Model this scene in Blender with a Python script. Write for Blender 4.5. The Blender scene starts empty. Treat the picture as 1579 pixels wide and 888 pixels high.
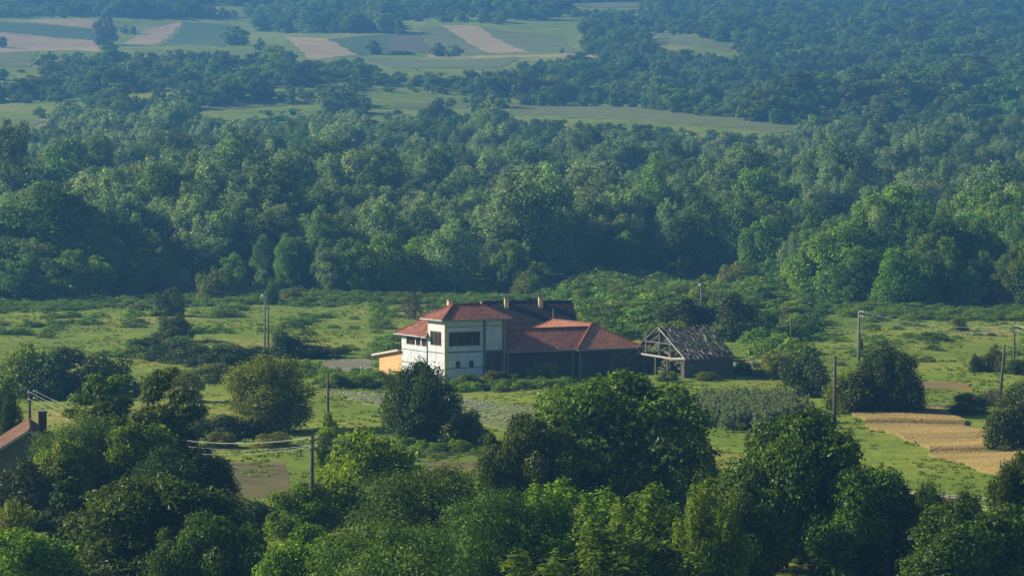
import bpy, math, random
import numpy as np
R = math.radians
scene = bpy.context.scene
COL = scene.collection
rng = np.random.default_rng(7)
random.seed(7)

# ------------------------------------------------------------------ camera, sky, sun, exposure
CAM_Z = 25.0
F_PX = 1579 / (2 * math.tan(R(10)))          # focal length in pixels of the photograph
PITCH = -2.63
cam_data = bpy.data.cameras.new('camera')
cam_data.sensor_fit = 'HORIZONTAL'
cam_data.angle = R(20)
cam_data.clip_start = 0.5
cam_data.clip_end = 9000
cam = bpy.data.objects.new('camera', cam_data)
COL.objects.link(cam)
cam.location = (0, 0, CAM_Z)
cam.rotation_euler = (R(90 + PITCH), 0, 0)
scene.camera = cam

SUN_EL = R(27)
SUN_DIR = np.array([-0.98, 0.17]); SUN_DIR /= np.linalg.norm(SUN_DIR)
world = bpy.data.worlds.new('World'); scene.world = world; world.use_nodes = True
wn = world.node_tree.nodes; wl = world.node_tree.links
sky = wn.new('ShaderNodeTexSky'); sky.sky_type = 'NISHITA'; sky.sun_disc = False
sky.sun_elevation = SUN_EL
sky.sun_rotation = math.atan2(SUN_DIR[0], SUN_DIR[1]) % (2 * math.pi)
sky.air_density = 1.0; sky.dust_density = 0.6; sky.ozone_density = 2.0
bg = wn['Background']; bg.inputs['Strength'].default_value = 0.05
wl.new(sky.outputs[0], bg.inputs['Color'])
sun = bpy.data.lights.new('sun', 'SUN'); sun.energy = 5.0; sun.angle = R(0.6); sun.color = (1, 0.89, 0.69)
sun_o = bpy.data.objects.new('sun', sun); COL.objects.link(sun_o)
ce = math.cos(SUN_EL)
from mathutils import Vector, Matrix
sun_o.rotation_euler = Vector((SUN_DIR[0] * ce, SUN_DIR[1] * ce, math.sin(SUN_EL))).to_track_quat('Z', 'Y').to_euler()
sun_o.location = (-200, 300, 300)
scene.view_settings.view_transform = 'Standard'
scene.view_settings.look = 'None'
scene.view_settings.exposure = 0.80
scene.view_settings.gamma = 1
scene.cycles.use_denoising = True
scene.cycles.max_bounces = 6
scene.cycles.diffuse_bounces = 3
scene.cycles.transmission_bounces = 4
scene.cycles.volume_bounces = 0
scene.cycles.use_adaptive_sampling = False
HAZE_DENSITY = 0.00037
HAZE_COLOR = (0.14, 0.42, 0.88)

# ------------------------------------------------------------------ terrain function and placing
PROF = np.array([(-300, 26), (-40, 24), (6, 23.2), (120, 1.2), (165, 0), (300, 0), (520, 0), (640, 2.5), (760, 6.5), (880, 12),
                 (1000, 22), (1150, 41), (1400, 63), (1700, 90), (2200, 144), (2650, 200), (3000, 218), (3400, 210)], float)
def _slopes(p):
    x, y = p[:, 0], p[:, 1]
    dx = np.diff(x); s = np.diff(y) / dx
    m = np.zeros(len(x)); m[0] = s[0]; m[-1] = s[-1]
    for i in range(1, len(x) - 1):
        if s[i - 1] * s[i] > 0:
            w1 = 2 * dx[i] + dx[i - 1]; w2 = dx[i] + 2 * dx[i - 1]
            m[i] = (w1 + w2) / (w1 / s[i - 1] + w2 / s[i])
    return m
PM = _slopes(PROF)
def sstep(a, b, v):
    t = np.clip((v - a) / (b - a), 0, 1); return t * t * (3 - 2 * t)
def hgt(x, y):
    x = np.asarray(x, float); y = np.asarray(y, float)
    yc = np.clip(y, -299, 3399)
    i = np.clip(np.searchsorted(PROF[:, 0], yc) - 1, 0, len(PROF) - 2)
    x0 = PROF[i, 0]; hh = PROF[i + 1, 0] - x0; t = (yc - x0) / hh
    z = ((2*t**3 - 3*t**2 + 1) * PROF[i, 1] + (t**3 - 2*t**2 + t) * hh * PM[i]
         + (-2*t**3 + 3*t**2) * PROF[i + 1, 1] + (t**3 - t**2) * hh * PM[i + 1])
    far = sstep(950, 1350, y)
    z = z + far * (4.5 * np.sin(x / 95 + 0.6) * np.sin(y / 140 + 1.1) + 2.5 * np.sin(x / 47 - y / 83))
    near = sstep(150, 220, y) * (1 - sstep(600, 800, y))
    z = z + near * (0.18 * np.sin(x / 9 + y / 17) + 0.14 * np.sin(x / 5.3 - y / 11 + 2))
    return z
SP_, CP_ = math.sin(R(PITCH)), math.cos(R(PITCH))
def ray(px, py):
    a = (px - 789.5) / F_PX; b = (444 - py) / F_PX
    return a, CP_ - b * SP_, SP_ + b * CP_
def G(px, py):
    """ground point seen at a pixel of the photograph"""
    a, f, u = ray(px, py)
    t = np.concatenate([np.arange(120, 600, 2.0), np.arange(600, 3300, 5.0)])
    below = (CAM_Z + t * u) < hgt(t * a, t * f)
    k = int(np.argmax(below)) if below.any() else len(t) - 1
    lo, hi = t[max(k - 1, 0)], t[k]
    for _ in range(24):
        m = (lo + hi) / 2
        if CAM_Z + m * u < hgt(m * a, m * f): hi = m
        else: lo = m
    return float(hi * a), float(hi * f), float(hgt(hi * a, hi * f))
def X_at(px, d):
    return (px - 789.5) / F_PX * d / CP_
def Z_at(py, d):
    a, f, u = ray(789.5, py); return CAM_Z + d * u / f
def PIX(x, y, z):
    dz = z - CAM_Z
    depth = y * CP_ + dz * SP_; up = -y * SP_ + dz * CP_
    return 789.5 + F_PX * x / depth, 444 - F_PX * up / depth
def inpoly(px, py, poly):
    px = np.asarray(px); py = np.asarray(py); ins = np.zeros(px.shape, bool)
    n = len(poly)
    for i in range(n):
        x1, y1 = poly[i]; x2, y2 = poly[(i + 1) % n]
        c = ((y1 > py) != (y2 > py))
        with np.errstate(divide='ignore', invalid='ignore'):
            c &= px < (x2 - x1) * (py - y1) / (y2 - y1 + 1e-12) + x1
        ins ^= c
    return ins

# ------------------------------------------------------------------ materials
def new_mat(name):
    m = bpy.data.materials.new(name); m.use_nodes = True
    nt = m.node_tree; b = nt.nodes['Principled BSDF']
    return m, nt, nt.nodes, nt.links, b
def noise(nt, scale, detail=5, vec=None, dist=0.0, rough=0.55):
    n = nt.nodes.new('ShaderNodeTexNoise'); n.inputs['Scale'].default_value = scale
    n.inputs['Detail'].default_value = detail; n.inputs['Distortion'].default_value = dist
    n.inputs['Roughness'].default_value = rough
    if vec is not None: nt.links.new(vec, n.inputs['Vector'])
    return n
def ramp(nt, fac, stops):
    r = nt.nodes.new('ShaderNodeValToRGB'); e = r.color_ramp.elements
    while len(e) < len(stops): e.new(0.5)
    for k, (p, c) in enumerate(stops):
        e[k].position = p; e[k].color = (*c, 1)
    nt.links.new(fac, r.inputs[0]); return r
def position(nt, scale=(1, 1, 1), rot=0.0):
    g = nt.nodes.new('ShaderNodeNewGeometry'); mp = nt.nodes.new('ShaderNodeMapping')
    mp.inputs['Scale'].default_value = scale; mp.inputs['Rotation'].default_value = (0, 0, rot)
    nt.links.new(g.outputs['Position'], mp.inputs['Vector']); return mp.outputs[0]
def objcoord(nt, scale=(1, 1, 1)):
    g = nt.nodes.new('ShaderNodeTexCoord'); mp = nt.nodes.new('ShaderNodeMapping')
    mp.inputs['Scale'].default_value = scale
    nt.links.new(g.outputs['Object'], mp.inputs['Vector']); return mp.outputs[0]
def bump(nt, b, h, strength, dist):
    n = nt.nodes.new('ShaderNodeBump'); n.inputs['Strength'].default_value = strength
    n.inputs['Distance'].default_value = dist
    nt.links.new(h, n.inputs['Height']); nt.links.new(n.outputs[0], b.inputs['Normal'])
def mix(nt, fac, a, c, mode='MIX'):
    n = nt.nodes.new('ShaderNodeMix'); n.data_type = 'RGBA'; n.blend_type = mode
    for sock, v in ((n.inputs[0], fac), (n.inputs[6], a), (n.inputs[7], c)):
        if isinstance(v, (int, float)): sock.default_value = v
        elif isinstance(v, tuple): sock.default_value = (*v, 1)
        else: nt.links.new(v, sock)
    return n.outputs[2]

def leaf_mat(name, col, tip_or_glint=None, transl=0.50, var=0.55, hue=0.035, rough=0.5):
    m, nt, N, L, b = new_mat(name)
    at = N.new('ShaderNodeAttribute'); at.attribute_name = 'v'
    tip_or_glint = tip_or_glint or tuple(min(1, c * k) for c, k in zip(col, (2.9, 2.25, 1.1)))  # yellow bright end paints sunlit sparkle onto random leaves
    c1 = mix(nt, at.outputs['Fac'], tuple(c * 0.36 for c in col), tip_or_glint)  # darkened base colour paints shade into the remaining leaves
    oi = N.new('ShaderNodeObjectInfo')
    hs = N.new('ShaderNodeHueSaturation')
    mr = N.new('ShaderNodeMapRange'); mr.inputs[3].default_value = 1 - var / 2; mr.inputs[4].default_value = 1 + var / 2
    L.new(oi.outputs['Random'], mr.inputs[0]); L.new(mr.outputs[0], hs.inputs['Value'])
    ml = N.new('ShaderNodeMath'); ml.operation = 'MULTIPLY'; ml.inputs[1].default_value = 7.31
    fr = N.new('ShaderNodeMath'); fr.operation = 'FRACT'
    L.new(oi.outputs['Random'], ml.inputs[0]); L.new(ml.outputs[0], fr.inputs[0])
    mh = N.new('ShaderNodeMapRange'); mh.inputs[3].default_value = 0.5 - hue * 0.45; mh.inputs[4].default_value = 0.5 + hue * 0.7
    L.new(fr.outputs[0], mh.inputs[0]); L.new(mh.outputs[0], hs.inputs['Hue'])
    L.new(c1, hs.inputs['Color'])
    L.new(hs.outputs[0], b.inputs['Base Color'])
    b.inputs['Roughness'].default_value = rough; b.inputs['Specular IOR Level'].default_value = 0.16
    tr = N.new('ShaderNodeBsdfTranslucent')
    tc = mix(nt, 1.0, hs.outputs[0], (1.45, 1.5, 0.5), 'MULTIPLY'); L.new(tc, tr.inputs['Color'])
    mx = N.new('ShaderNodeMixShader'); mx.inputs[0].default_value = transl
    L.new(b.outputs[0], mx.inputs[1]); L.new(tr.outputs[0], mx.inputs[2])
    L.new(mx.outputs[0], N['Material Output'].inputs['Surface'])
    return m
def flat_mat(name, col, rough=0.85, nscale=3.0, amount=0.35, bstr=0.0, spec=0.3, scale=(1, 1, 1), metal=0.0, detail=6):
    m, nt, N, L, b = new_mat(name)
    v = objcoord(nt, scale); n = noise(nt, nscale, detail, v)
    c = ramp(nt, n.outputs['Fac'], [(0.25, tuple(x * (1 - amount) for x in col)), (0.75, tuple(min(1, x * (1 + amount * 0.6)) for x in col))])
    L.new(c.outputs[0], b.inputs['Base Color']); b.inputs['Roughness'].default_value = rough
    b.inputs['Specular IOR Level'].default_value = spec; b.inputs['Metallic'].default_value = metal
    if bstr: bump(nt, b, n.outputs['Fac'], bstr, 0.05)
    return m
M = {}
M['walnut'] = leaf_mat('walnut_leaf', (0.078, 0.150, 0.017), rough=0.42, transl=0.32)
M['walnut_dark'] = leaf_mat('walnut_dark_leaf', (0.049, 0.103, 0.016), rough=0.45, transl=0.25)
M['bright'] = leaf_mat('bright_leaf', (0.123, 0.216, 0.017), transl=0.42)
M['robinia'] = leaf_mat('robinia_leaf', (0.078, 0.157, 0.023), transl=0.3)
M['tier'] = leaf_mat('tiered_leaf', (0.102, 0.162, 0.014), transl=0.3)
M['spruce'] = leaf_mat('spruce_leaf', (0.037, 0.074, 0.017), transl=0.1)
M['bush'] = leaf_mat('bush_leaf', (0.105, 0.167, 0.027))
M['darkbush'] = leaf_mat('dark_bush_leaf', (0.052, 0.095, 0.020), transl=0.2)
M['greybush'] = leaf_mat('grey_bush_leaf', (0.159, 0.212, 0.064))
M['deadbush'] = leaf_mat('dead_bush_leaf', (0.109, 0.075, 0.060), tip_or_glint=(0.189, 0.120, 0.090), transl=0.15)
M['poplar'] = leaf_mat('poplar_leaf', (0.122, 0.215, 0.130), var=0.6)
M['silver'] = leaf_mat('silver_leaf', (0.170, 0.275, 0.250), var=0.45)
M['oak'] = leaf_mat('oak_leaf', (0.085, 0.165, 0.062), var=0.7)
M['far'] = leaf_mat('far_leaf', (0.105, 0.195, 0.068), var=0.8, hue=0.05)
M['scrub'] = leaf_mat('scrub_leaf', (0.130, 0.235, 0.048), var=0.5)
M['pale'] = leaf_mat('pale_round_leaf', (0.155, 0.235, 0.050))
M['edge'] = leaf_mat('edge_leaf', (0.115, 0.225, 0.038), var=0.5)
M['grass'] = leaf_mat('grass_blade', (0.22, 0.35, 0.055), tip_or_glint=(0.42, 0.46, 0.13), var=0.4, transl=0.5, rough=0.6)
M['weed'] = leaf_mat('weed_leaf', (0.21, 0.29, 0.16), tip_or_glint=(0.36, 0.42, 0.28), var=0.3)
M['flower'] = leaf_mat('yellow_flower', (0.553, 0.495, 0.075), tip_or_glint=(0.800, 0.720, 0.120), var=0.2, hue=0.01)
M['bark'] = flat_mat('bark', (0.075, 0.060, 0.045), 0.95, 6, 0.5, 0.6)
M['pale_bark'] = flat_mat('pale_bark', (0.30, 0.29, 0.25), 0.9, 8, 0.5, 0.4)

def ground_mat():
    m, nt, N, L, b = new_mat('ground_grass')
    p = position(nt)
    n1 = noise(nt, 0.035, 4, p, 0.6); n2 = noise(nt, 0.4, 6, p); n3 = noise(nt, 2.3, 5, p)
    c1 = ramp(nt, n1.outputs['Fac'], [(0.30, (0.130, 0.205, 0.028)), (0.48, (0.195, 0.265, 0.036)), (0.58, (0.240, 0.285, 0.045)), (0.68, (0.32, 0.29, 0.08))])
    c2 = ramp(nt, n2.outputs['Fac'], [(0.30, (0.68, 0.74, 0.65)), (0.7, (1.2, 1.15, 1.0))])
    c3 = ramp(nt, n3.outputs['Fac'], [(0.30, (0.72, 0.74, 0.7)), (0.7, (1.2, 1.2, 1.1))])
    c = mix(nt, 1.0, c1.outputs[0], c2.outputs[0], 'MULTIPLY'); c = mix(nt, 1.0, c, c3.outputs[0], 'MULTIPLY')
    L.new(c, b.inputs['Base Color']); b.inputs['Roughness'].default_value = 0.95; b.inputs['Specular IOR Level'].default_value = 0.1
    ad = N.new('ShaderNodeMath'); ad.operation = 'ADD'; L.new(n2.outputs['Fac'], ad.inputs[0]); L.new(n3.outputs['Fac'], ad.inputs[1])
    bump(nt, b, ad.outputs[0], 0.6, 0.12)
    return m
def field_mat(name, lo, hi, rot=0.0, stretch=(0.08, 1.2, 1), sc=0.6, bstr=0.6):
    m, nt, N, L, b = new_mat(name)
    p = position(nt, stretch, rot); q = position(nt)
    n1 = noise(nt, sc, 5, p, 0.3); n2 = noise(nt, 0.09, 4, q)
    c1 = ramp(nt, n1.outputs['Fac'], [(0.3, lo), (0.7, hi)])
    c2 = ramp(nt, n2.outputs['Fac'], [(0.3, (0.78, 0.82, 0.8)), (0.7, (1.15, 1.1, 1.05))])
    L.new(mix(nt, 1.0, c1.outputs[0], c2.outputs[0], 'MULTIPLY'), b.inputs['Base Color'])
    b.inputs['Roughness'].default_value = 0.95; b.inputs['Specular IOR Level'].default_value = 0.1
    bump(nt, b, n1.outputs['Fac'], bstr, 0.3)
    return m
M['ground'] = ground_mat()
M['wheat'] = field_mat('wheat', (0.20, 0.15, 0.058), (0.30, 0.225, 0.09), 0.5)
M['stubble'] = field_mat('stubble', (0.34, 0.25, 0.13), (0.52, 0.40, 0.23), 0.9, (0.03, 0.4, 1))
M['crop'] = field_mat('green_crop', (0.070, 0.125, 0.050), (0.110, 0.170, 0.062), 0.2, (0.03, 0.4, 1))
M['hay_green'] = field_mat('pale_meadow', (0.13, 0.165, 0.055), (0.20, 0.225, 0.085), 0.3, (0.05, 0.3, 1))
M['fallow'] = field_mat('fallow', (0.115, 0.115, 0.075), (0.17, 0.165, 0.105), 0.3, (0.05, 0.5, 1))
M['dry'] = field_mat('dry_soil', (0.10, 0.095, 0.042), (0.22, 0.195, 0.09), 0.1, (0.35, 1, 1), 0.5, 0.9)
M['gravel'] = field_mat('gravel', (0.20, 0.185, 0.13), (0.31, 0.28, 0.21), 0.1, (1, 1, 1), 1.5)
M['mown'] = field_mat('mown_grass', (0.17, 0.22, 0.065), (0.28, 0.30, 0.11), 0.4, (0.1, 1, 1))
M['straw'] = flat_mat('straw', (0.47, 0.47, 0.32), 0.9, 2.0, 0.3)
M['plaster'] = flat_mat('white_board', (0.60, 0.64, 0.67), 0.85, 1.1, 0.22, 0.1)
M['greyconc'] = flat_mat('grey_concrete', (0.20, 0.20, 0.20), 0.9, 2.5, 0.35, 0.3)
M['brick'] = flat_mat('raw_masonry', (0.105, 0.085, 0.082), 0.92, 0.8, 0.55, 0.5)
M['brick2'] = flat_mat('old_masonry', (0.11, 0.105, 0.10), 0.92, 0.9, 0.5, 0.5)
M['orange'] = flat_mat('orange_render', (0.68, 0.41, 0.19), 0.85, 1.0, 0.16, 0.1)
M['cream'] = flat_mat('cream_paint', (0.66, 0.54, 0.28), 0.8, 2.0, 0.2)
M['woodframe'] = flat_mat('brown_window_wood', (0.17, 0.085, 0.036), 0.6, 9, 0.4, scale=(1, 1, 0.2))
M['metal'] = flat_mat('zinc', (0.42, 0.43, 0.44), 0.45, 4, 0.2, metal=0.6)
M['fascia'] = flat_mat('pale_fascia', (0.62, 0.56, 0.48), 0.7, 3, 0.2)
M['oldwood'] = flat_mat('weathered_timber', (0.145, 0.135, 0.125), 0.9, 5, 0.5, 0.3)
M['paletimber'] = flat_mat('pale_timber', (0.42, 0.39, 0.34), 0.85, 5, 0.3, 0.2)
M['darkwood'] = flat_mat('dark_timber', (0.085, 0.070, 0.058), 0.9, 5, 0.4, 0.3)
M['polewood'] = flat_mat('pole_wood', (0.11, 0.10, 0.085), 0.85, 5, 0.35, 0.2)
M['poleconc'] = flat_mat('pole_concrete', (0.20, 0.195, 0.175), 0.85, 4, 0.25, 0.2)
M['wire'] = flat_mat('aluminium_wire', (0.62, 0.64, 0.64), 0.4, 2, 0.1, metal=0.3)
M['ceramic'] = flat_mat('white_ceramic', (0.75, 0.75, 0.72), 0.3, 2, 0.1)
M['cotwall'] = flat_mat('grey_render', (0.16, 0.17, 0.18), 0.9, 1.5, 0.3)
M['rubber'] = flat_mat('rubber', (0.03, 0.03, 0.03), 0.8, 5, 0.3)
M['hay'] = flat_mat('old_hay', (0.30, 0.27, 0.15), 0.95, 3, 0.5, 0.6)
def glass_mat():
    m, nt, N, L, b = new_mat('window_glass')
    n = noise(nt, 1.2, 3, objcoord(nt))
    c = ramp(nt, n.outputs['Fac'], [(0.35, (0.018, 0.020, 0.018)), (0.65, (0.05, 0.045, 0.035))])
    L.new(c.outputs[0], b.inputs['Base Color']); b.inputs['Roughness'].default_value = 0.12
    return m
M['glass'] = glass_mat()
def tile_mat(name, a, c, dark):
    m, nt, N, L, b = new_mat(name)
    at = N.new('ShaderNodeAttribute'); at.attribute_name = 'v'
    c1 = mix(nt, at.outputs['Fac'], a, c)
    n = noise(nt, 0.7, 5, objcoord(nt)); st = ramp(nt, n.outputs['Fac'], [(0.35, (dark,) * 3), (0.65, (1.08, 1.05, 1.0))])
    L.new(mix(nt, 1.0, c1, st.outputs[0], 'MULTIPLY'), b.inputs['Base Color'])
    b.inputs['Roughness'].default_value = 0.75; b.inputs['Specular IOR Level'].default_value = 0.3
    return m
M['tile'] = tile_mat('red_clay_tile', (0.26, 0.095, 0.065), (0.46, 0.20, 0.135), 0.7)
M['tile_orange'] = tile_mat('orange_clay_tile', (0.38, 0.15, 0.085), (0.54, 0.25, 0.15), 0.8)
M['tile_dark'] = tile_mat('old_dark_tile', (0.034, 0.028, 0.030), (0.058, 0.044, 0.044), 0.6)
M['tile_brown'] = tile_mat('brown_clay_tile', (0.17, 0.085, 0.05), (0.25, 0.125, 0.075), 0.7)

# ------------------------------------------------------------------ object helpers
def link(o, parent=None):
    COL.objects.link(o)
    if parent is not None: o.parent = parent
    return o
def tag(o, label=None, cat=None, group=None, kind=None):
    if label: o['label'] = label
    if cat: o['category'] = cat
    if group: o['group'] = group
    if kind: o['kind'] = kind
    return o
def empty(name, loc, rz=0.0, label=None, cat=None, group=None):
    o = bpy.data.objects.new(name, None); o.empty_display_size = 0.5
    o.location = loc; o.rotation_euler = (0, 0, rz); link(o)
    return tag(o, label, cat, group)
def mesh_np(name, verts, quads, mat, v=None, smooth=False, tris=None):
    """mesh from numpy arrays (all quads or all tris)"""
    me = bpy.data.meshes.new(name)
    faces = np.asarray(quads, np.int32); k = faces.shape[1]
    me.vertices.add(len(verts)); me.vertices.foreach_set('co', np.asarray(verts, np.float32).ravel())
    me.loops.add(faces.size); me.loops.foreach_set('vertex_index', faces.ravel())
    me.polygons.add(len(faces))
    me.polygons.foreach_set('loop_start', np.arange(0, faces.size, k, dtype=np.int32))
    me.polygons.foreach_set('use_smooth', np.full(len(faces), smooth, bool))
    if v is not None:
        a = me.attributes.new('v', 'FLOAT', 'POINT'); a.data.foreach_set('value', np.asarray(v, np.float32))
    me.update(calc_edges=True); me.validate()
    me.materials.append(mat)
    return me
def mesh_obj(name, me, parent=None, loc=None):
    o = bpy.data.objects.new(name, me); link(o, parent)
    if loc is not None: o.location = loc
    return o
class MB:
    """collects boxes, bars, prisms and tubes into one mesh"""
    def __init__(s): s.v = []; s.f = []
    def poly(s, pts, faces):
        n = len(s.v); s.v += [tuple(map(float, p)) for p in pts]; s.f += [tuple(i + n for i in f) for f in faces]; return s
    def box(s, x0, x1, y0, y1, z0, z1):
        p = [(x0,y0,z0),(x1,y0,z0),(x1,y1,z0),(x0,y1,z0),(x0,y0,z1),(x1,y0,z1),(x1,y1,z1),(x0,y1,z1)]
        return s.poly(p, [(0,3,2,1),(4,5,6,7),(0,1,5,4),(1,2,6,5),(2,3,7,6),(3,0,4,7)])
    def bar(s, a, b, w, h, up=(0, 0, 1)):
        a = Vector(a); b = Vector(b); d = (b - a).normalized(); u = Vector(up)
        if abs(d.dot(u)) > 0.97: u = Vector((1, 0, 0))
        r = d.cross(u).normalized(); u = r.cross(d).normalized()
        p = []
        for q in (a, b):
            for i, j in ((-1,-1),(1,-1),(1,1),(-1,1)): p.append(q + r * (i * w / 2) + u * (j * h / 2))
        return s.poly(p, [(0,3,2,1),(4,5,6,7),(0,1,5,4),(1,2,6,5),(2,3,7,6),(3,0,4,7)])
    def tube(s, pts, radii, seg=8, cap=True):
        n0 = len(s.v); k = len(pts); pts = [Vector(p) for p in pts]
        for i, p in enumerate(pts):
            d = (pts[min(i + 1, k - 1)] - pts[max(i - 1, 0)]).normalized()
            u = Vector((0, 0, 1)) if abs(d.z) < 0.9 else Vector((1, 0, 0))
            r = d.cross(u).normalized(); u = r.cross(d)
            rad = radii[i] if hasattr(radii, '__len__') else radii
            for j in range(seg):
                a = 2 * math.pi * j / seg
                s.v.append(tuple(p + (r * math.cos(a) + u * math.sin(a)) * rad))
        for i in range(k - 1):
            for j in range(seg):
                a = n0 + i * seg + j; b = n0 + i * seg + (j + 1) % seg
                s.f.append((a, b, b + seg, a + seg))
        if cap:
            s.f.append(tuple(n0 + j for j in reversed(range(seg))))
            s.f.append(tuple(n0 + (k - 1) * seg + j for j in range(seg)))
        return s
    def mesh(s, name, mat, smooth=False):
        me = bpy.data.meshes.new(name); me.from_pydata(s.v, [], s.f); me.update()
        if smooth: me.polygons.foreach_set('use_smooth', [True] * len(me.polygons))
        me.materials.append(mat); return me
    def build(s, name, mat, parent=None, smooth=False):
        return mesh_obj(name, s.mesh(name, mat, smooth), parent)

# ------------------------------------------------------------------ ground
def terrain():
    ys = np.concatenate([np.arange(-120, 150, 6), np.arange(150, 540, 3), np.arange(540, 1000, 8), np.arange(1000, 3401, 11)])
    xs = np.concatenate([np.arange(-1200, -520, 34), np.arange(-520, -160, 12), np.arange(-160, 160, 4), np.arange(160, 520, 12), np.arange(520, 1201, 34)])
    Xg, Yg = np.meshgrid(xs, ys); Z = hgt(Xg, Yg)
    v = np.stack([Xg, Yg, Z], -1).reshape(-1, 3); nx, ny = len(xs), len(ys)
    i = np.arange(ny - 1)[:, None] * nx + np.arange(nx - 1)[None]
    q = np.stack([i, i + 1, i + nx + 1, i + nx], -1).reshape(-1, 4)
    o = mesh_obj('ground', mesh_np('ground', v, q, M['ground'], smooth=True))
    tag(o, 'green valley floor rising to the far hillside', 'ground', kind='structure')
terrain()

FIELDS = []      # pixel polygons that trees must not cover
def field(name, label, mat, quad, off=0.3, nu=24, nv=12, keep=True, wob=0.0, rough=0.0):
    """a crop or soil sheet draped over the ground inside four corners"""
    c = [G(*p)[:2] for p in quad]; c = np.array(c)
    u = np.linspace(0, 1, nu + 1); v = np.linspace(0, 1, nv + 1)
    U, V = np.meshgrid(u, v)
    P = ((1-U)*(1-V))[..., None]*c[0] + (U*(1-V))[..., None]*c[1] + (U*V)[..., None]*c[2] + ((1-U)*V)[..., None]*c[3]
    if wob:
        P[..., 0] += wob * np.sin(P[..., 1] / (6 * wob + 1) + 1.3); P[..., 1] += wob * 1.5 * np.sin(P[..., 0] / (5 * wob + 1)); P[..., 0] += wob * .8 * np.sin(P[..., 1] / (1.7 * wob + 1)); P[..., 1] += wob * .9 * np.sin(P[..., 0] / (1.3 * wob + .7))
    Z = hgt(P[..., 0], P[..., 1]) + off
    if rough:                                       # uneven standing crop with laid gaps
        rr_ = np.random.default_rng(77); Z += rr_.normal(size=Z.shape) * rough * .5
        a = P[..., 0] * .62 + P[..., 1] * .20 + 1.6 * np.sin(P[..., 1] * .13 + P[..., 0] * .05); b = np.sin(P[..., 0] * .9 + 2) * np.sin(P[..., 1] * .21) + .6 * np.sin(P[..., 0] * .37 - P[..., 1] * .3)
        Z -= .14 * (np.abs(np.sin(a)) < .07) * (b > .55)
        P[[0, -1], :, 1] += rr_.normal(size=P[[0, -1], :, 1].shape) * .5
    top = np.concatenate([P, Z[..., None]], -1)
    nx = nu + 1; ny = nv + 1
    verts = top.reshape(-1, 3)
    i = np.arange(ny - 1)[:, None] * nx + np.arange(nx - 1)[None]
    q = np.stack([i, i + 1, i + nx + 1, i + nx], -1).reshape(-1, 4)
    idx = np.arange(nx * ny).reshape(ny, nx)
    loop = np.concatenate([idx[0, :-1], idx[:-1, -1], idx[-1, :0:-1], idx[:0:-1, 0]])
    low = verts[loop] - np.array([0, 0, off + 0.6]); n = len(verts); m = len(loop)
    k = np.arange(m); k2 = (k + 1) % m
    sk = np.stack([loop[k], n + k, n + k2, loop[k2]], -1)
    o = mesh_obj(name, mesh_np(name, np.concatenate([verts, low]), np.concatenate([q, sk]), mat))
    tag(o, label, 'field', kind='structure')
    if keep: FIELDS.append(quad)
    return o
FAR = [
 ('wheat_field', 'long pale stubble strip below the lone dark tree on the far hill', 'stubble', [(-40,46),(152,64),(152,80),(-40,71)]),
 ('crop_field', 'green crop strip between two pale stubble strips on the hill', 'crop', [(-40,33),(152,47),(152,64),(-40,46)]),
 ('wheat_field', 'narrow pale stubble strip above the green crop strip', 'stubble', [(15,33),(120,29),(152,33),(152,46)]),
 ('wheat_field', 'pale stubble wedge right behind the lone dark tree', 'stubble', [(185,70),(222,47),(284,33),(238,70)]),
 ('crop_field', 'green crop field beside the pale stubble wedge', 'crop', [(240,72),(287,34),(360,40),(345,74)]),
 ('crop_field', 'small bright green plot below the long stubble strip', 'hay_green', [(-40,78),(60,80),(45,104),(-40,102)]),
 ('wheat_field', 'tan stubble patch below the dark hilltop wood', 'stubble', [(440,58),(505,61),(550,86),(478,93)]),
 ('crop_field', 'green field between the tan patch and the lone round bush', 'crop', [(508,61),(600,53),(600,84),(552,86)]),
 ('fallow_field', 'grey green fallow plot on the far hill', 'fallow', [(600,55),(645,53),(668,82),(600,82)]),
 ('meadow', 'green meadow left of the slanting stubble strip', 'hay_green', [(645,44),(682,41),(757,83),(668,84)]),
 ('wheat_field', 'slanting tan stubble strip running down the far hill', 'stubble', [(682,40),(735,41),(818,81),(757,83)]),
 ('crop_field', 'green field right of the slanting stubble strip', 'hay_green', [(737,41),(860,58),(900,84),(820,82)]),
 ('dirt_track', 'thin tan dirt track along the foot of the hill fields', 'stubble', [(660,86),(918,84),(918,89),(660,89)]),
 ('meadow', 'pale meadow strip below the hill track', 'hay_green', [(560,90),(800,91),(770,106),(600,106)]),
 ('meadow', 'long pale meadow strip sloping down between the woods', 'hay_green', [(785,161),(960,165),(960,186),(785,178)]),
 ('meadow', 'tapering end of the long pale meadow strip', 'hay_green', [(960,165),(1245,197),(1200,206),(960,186)]),
 ('meadow', 'faint yellow meadow clearing in the upper hill wood', 'hay_green', [(1000,50),(1120,66),(1130,84),(1020,68)]),
 ('meadow', 'small clearing at the crest of the hill wood', 'hay_green', [(885,5),(985,3),(985,13),(895,13)]),
 ('meadow', 'small pale clearing low on the hill beside the dark wood', 'hay_green', [(-30,182),(68,186),(60,194),(-30,190)]),
 ('meadow', 'thin grassy clearing inside the lower hill wood', 'hay_green', [(300,163),(440,156),(440,164),(310,171)]),
 ('meadow', 'grassy clearing behind the two round hill trees', 'hay_green', [(600,158),(720,160),(720,168),(610,167)]),
]
for nm, lb, mt, q in FAR: field(nm, lb, M[mt], q, off=0.2, nu=30, nv=16, wob=0.9)
field('wheat_field', 'ripe golden wheat field with trampled furrows beyond the walnut trees', M['wheat'], [(1312,640),(1440,630),(1600,700),(1548,741)], 0.26, 240, 170, wob=0.5, rough=0.04)
field('wheat_field', 'small golden strip beyond the dark thicket', M['wheat'], [(1410,590),(1500,592),(1500,603),(1420,600)], 0.10, 16, 6, wob=0.4)
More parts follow.
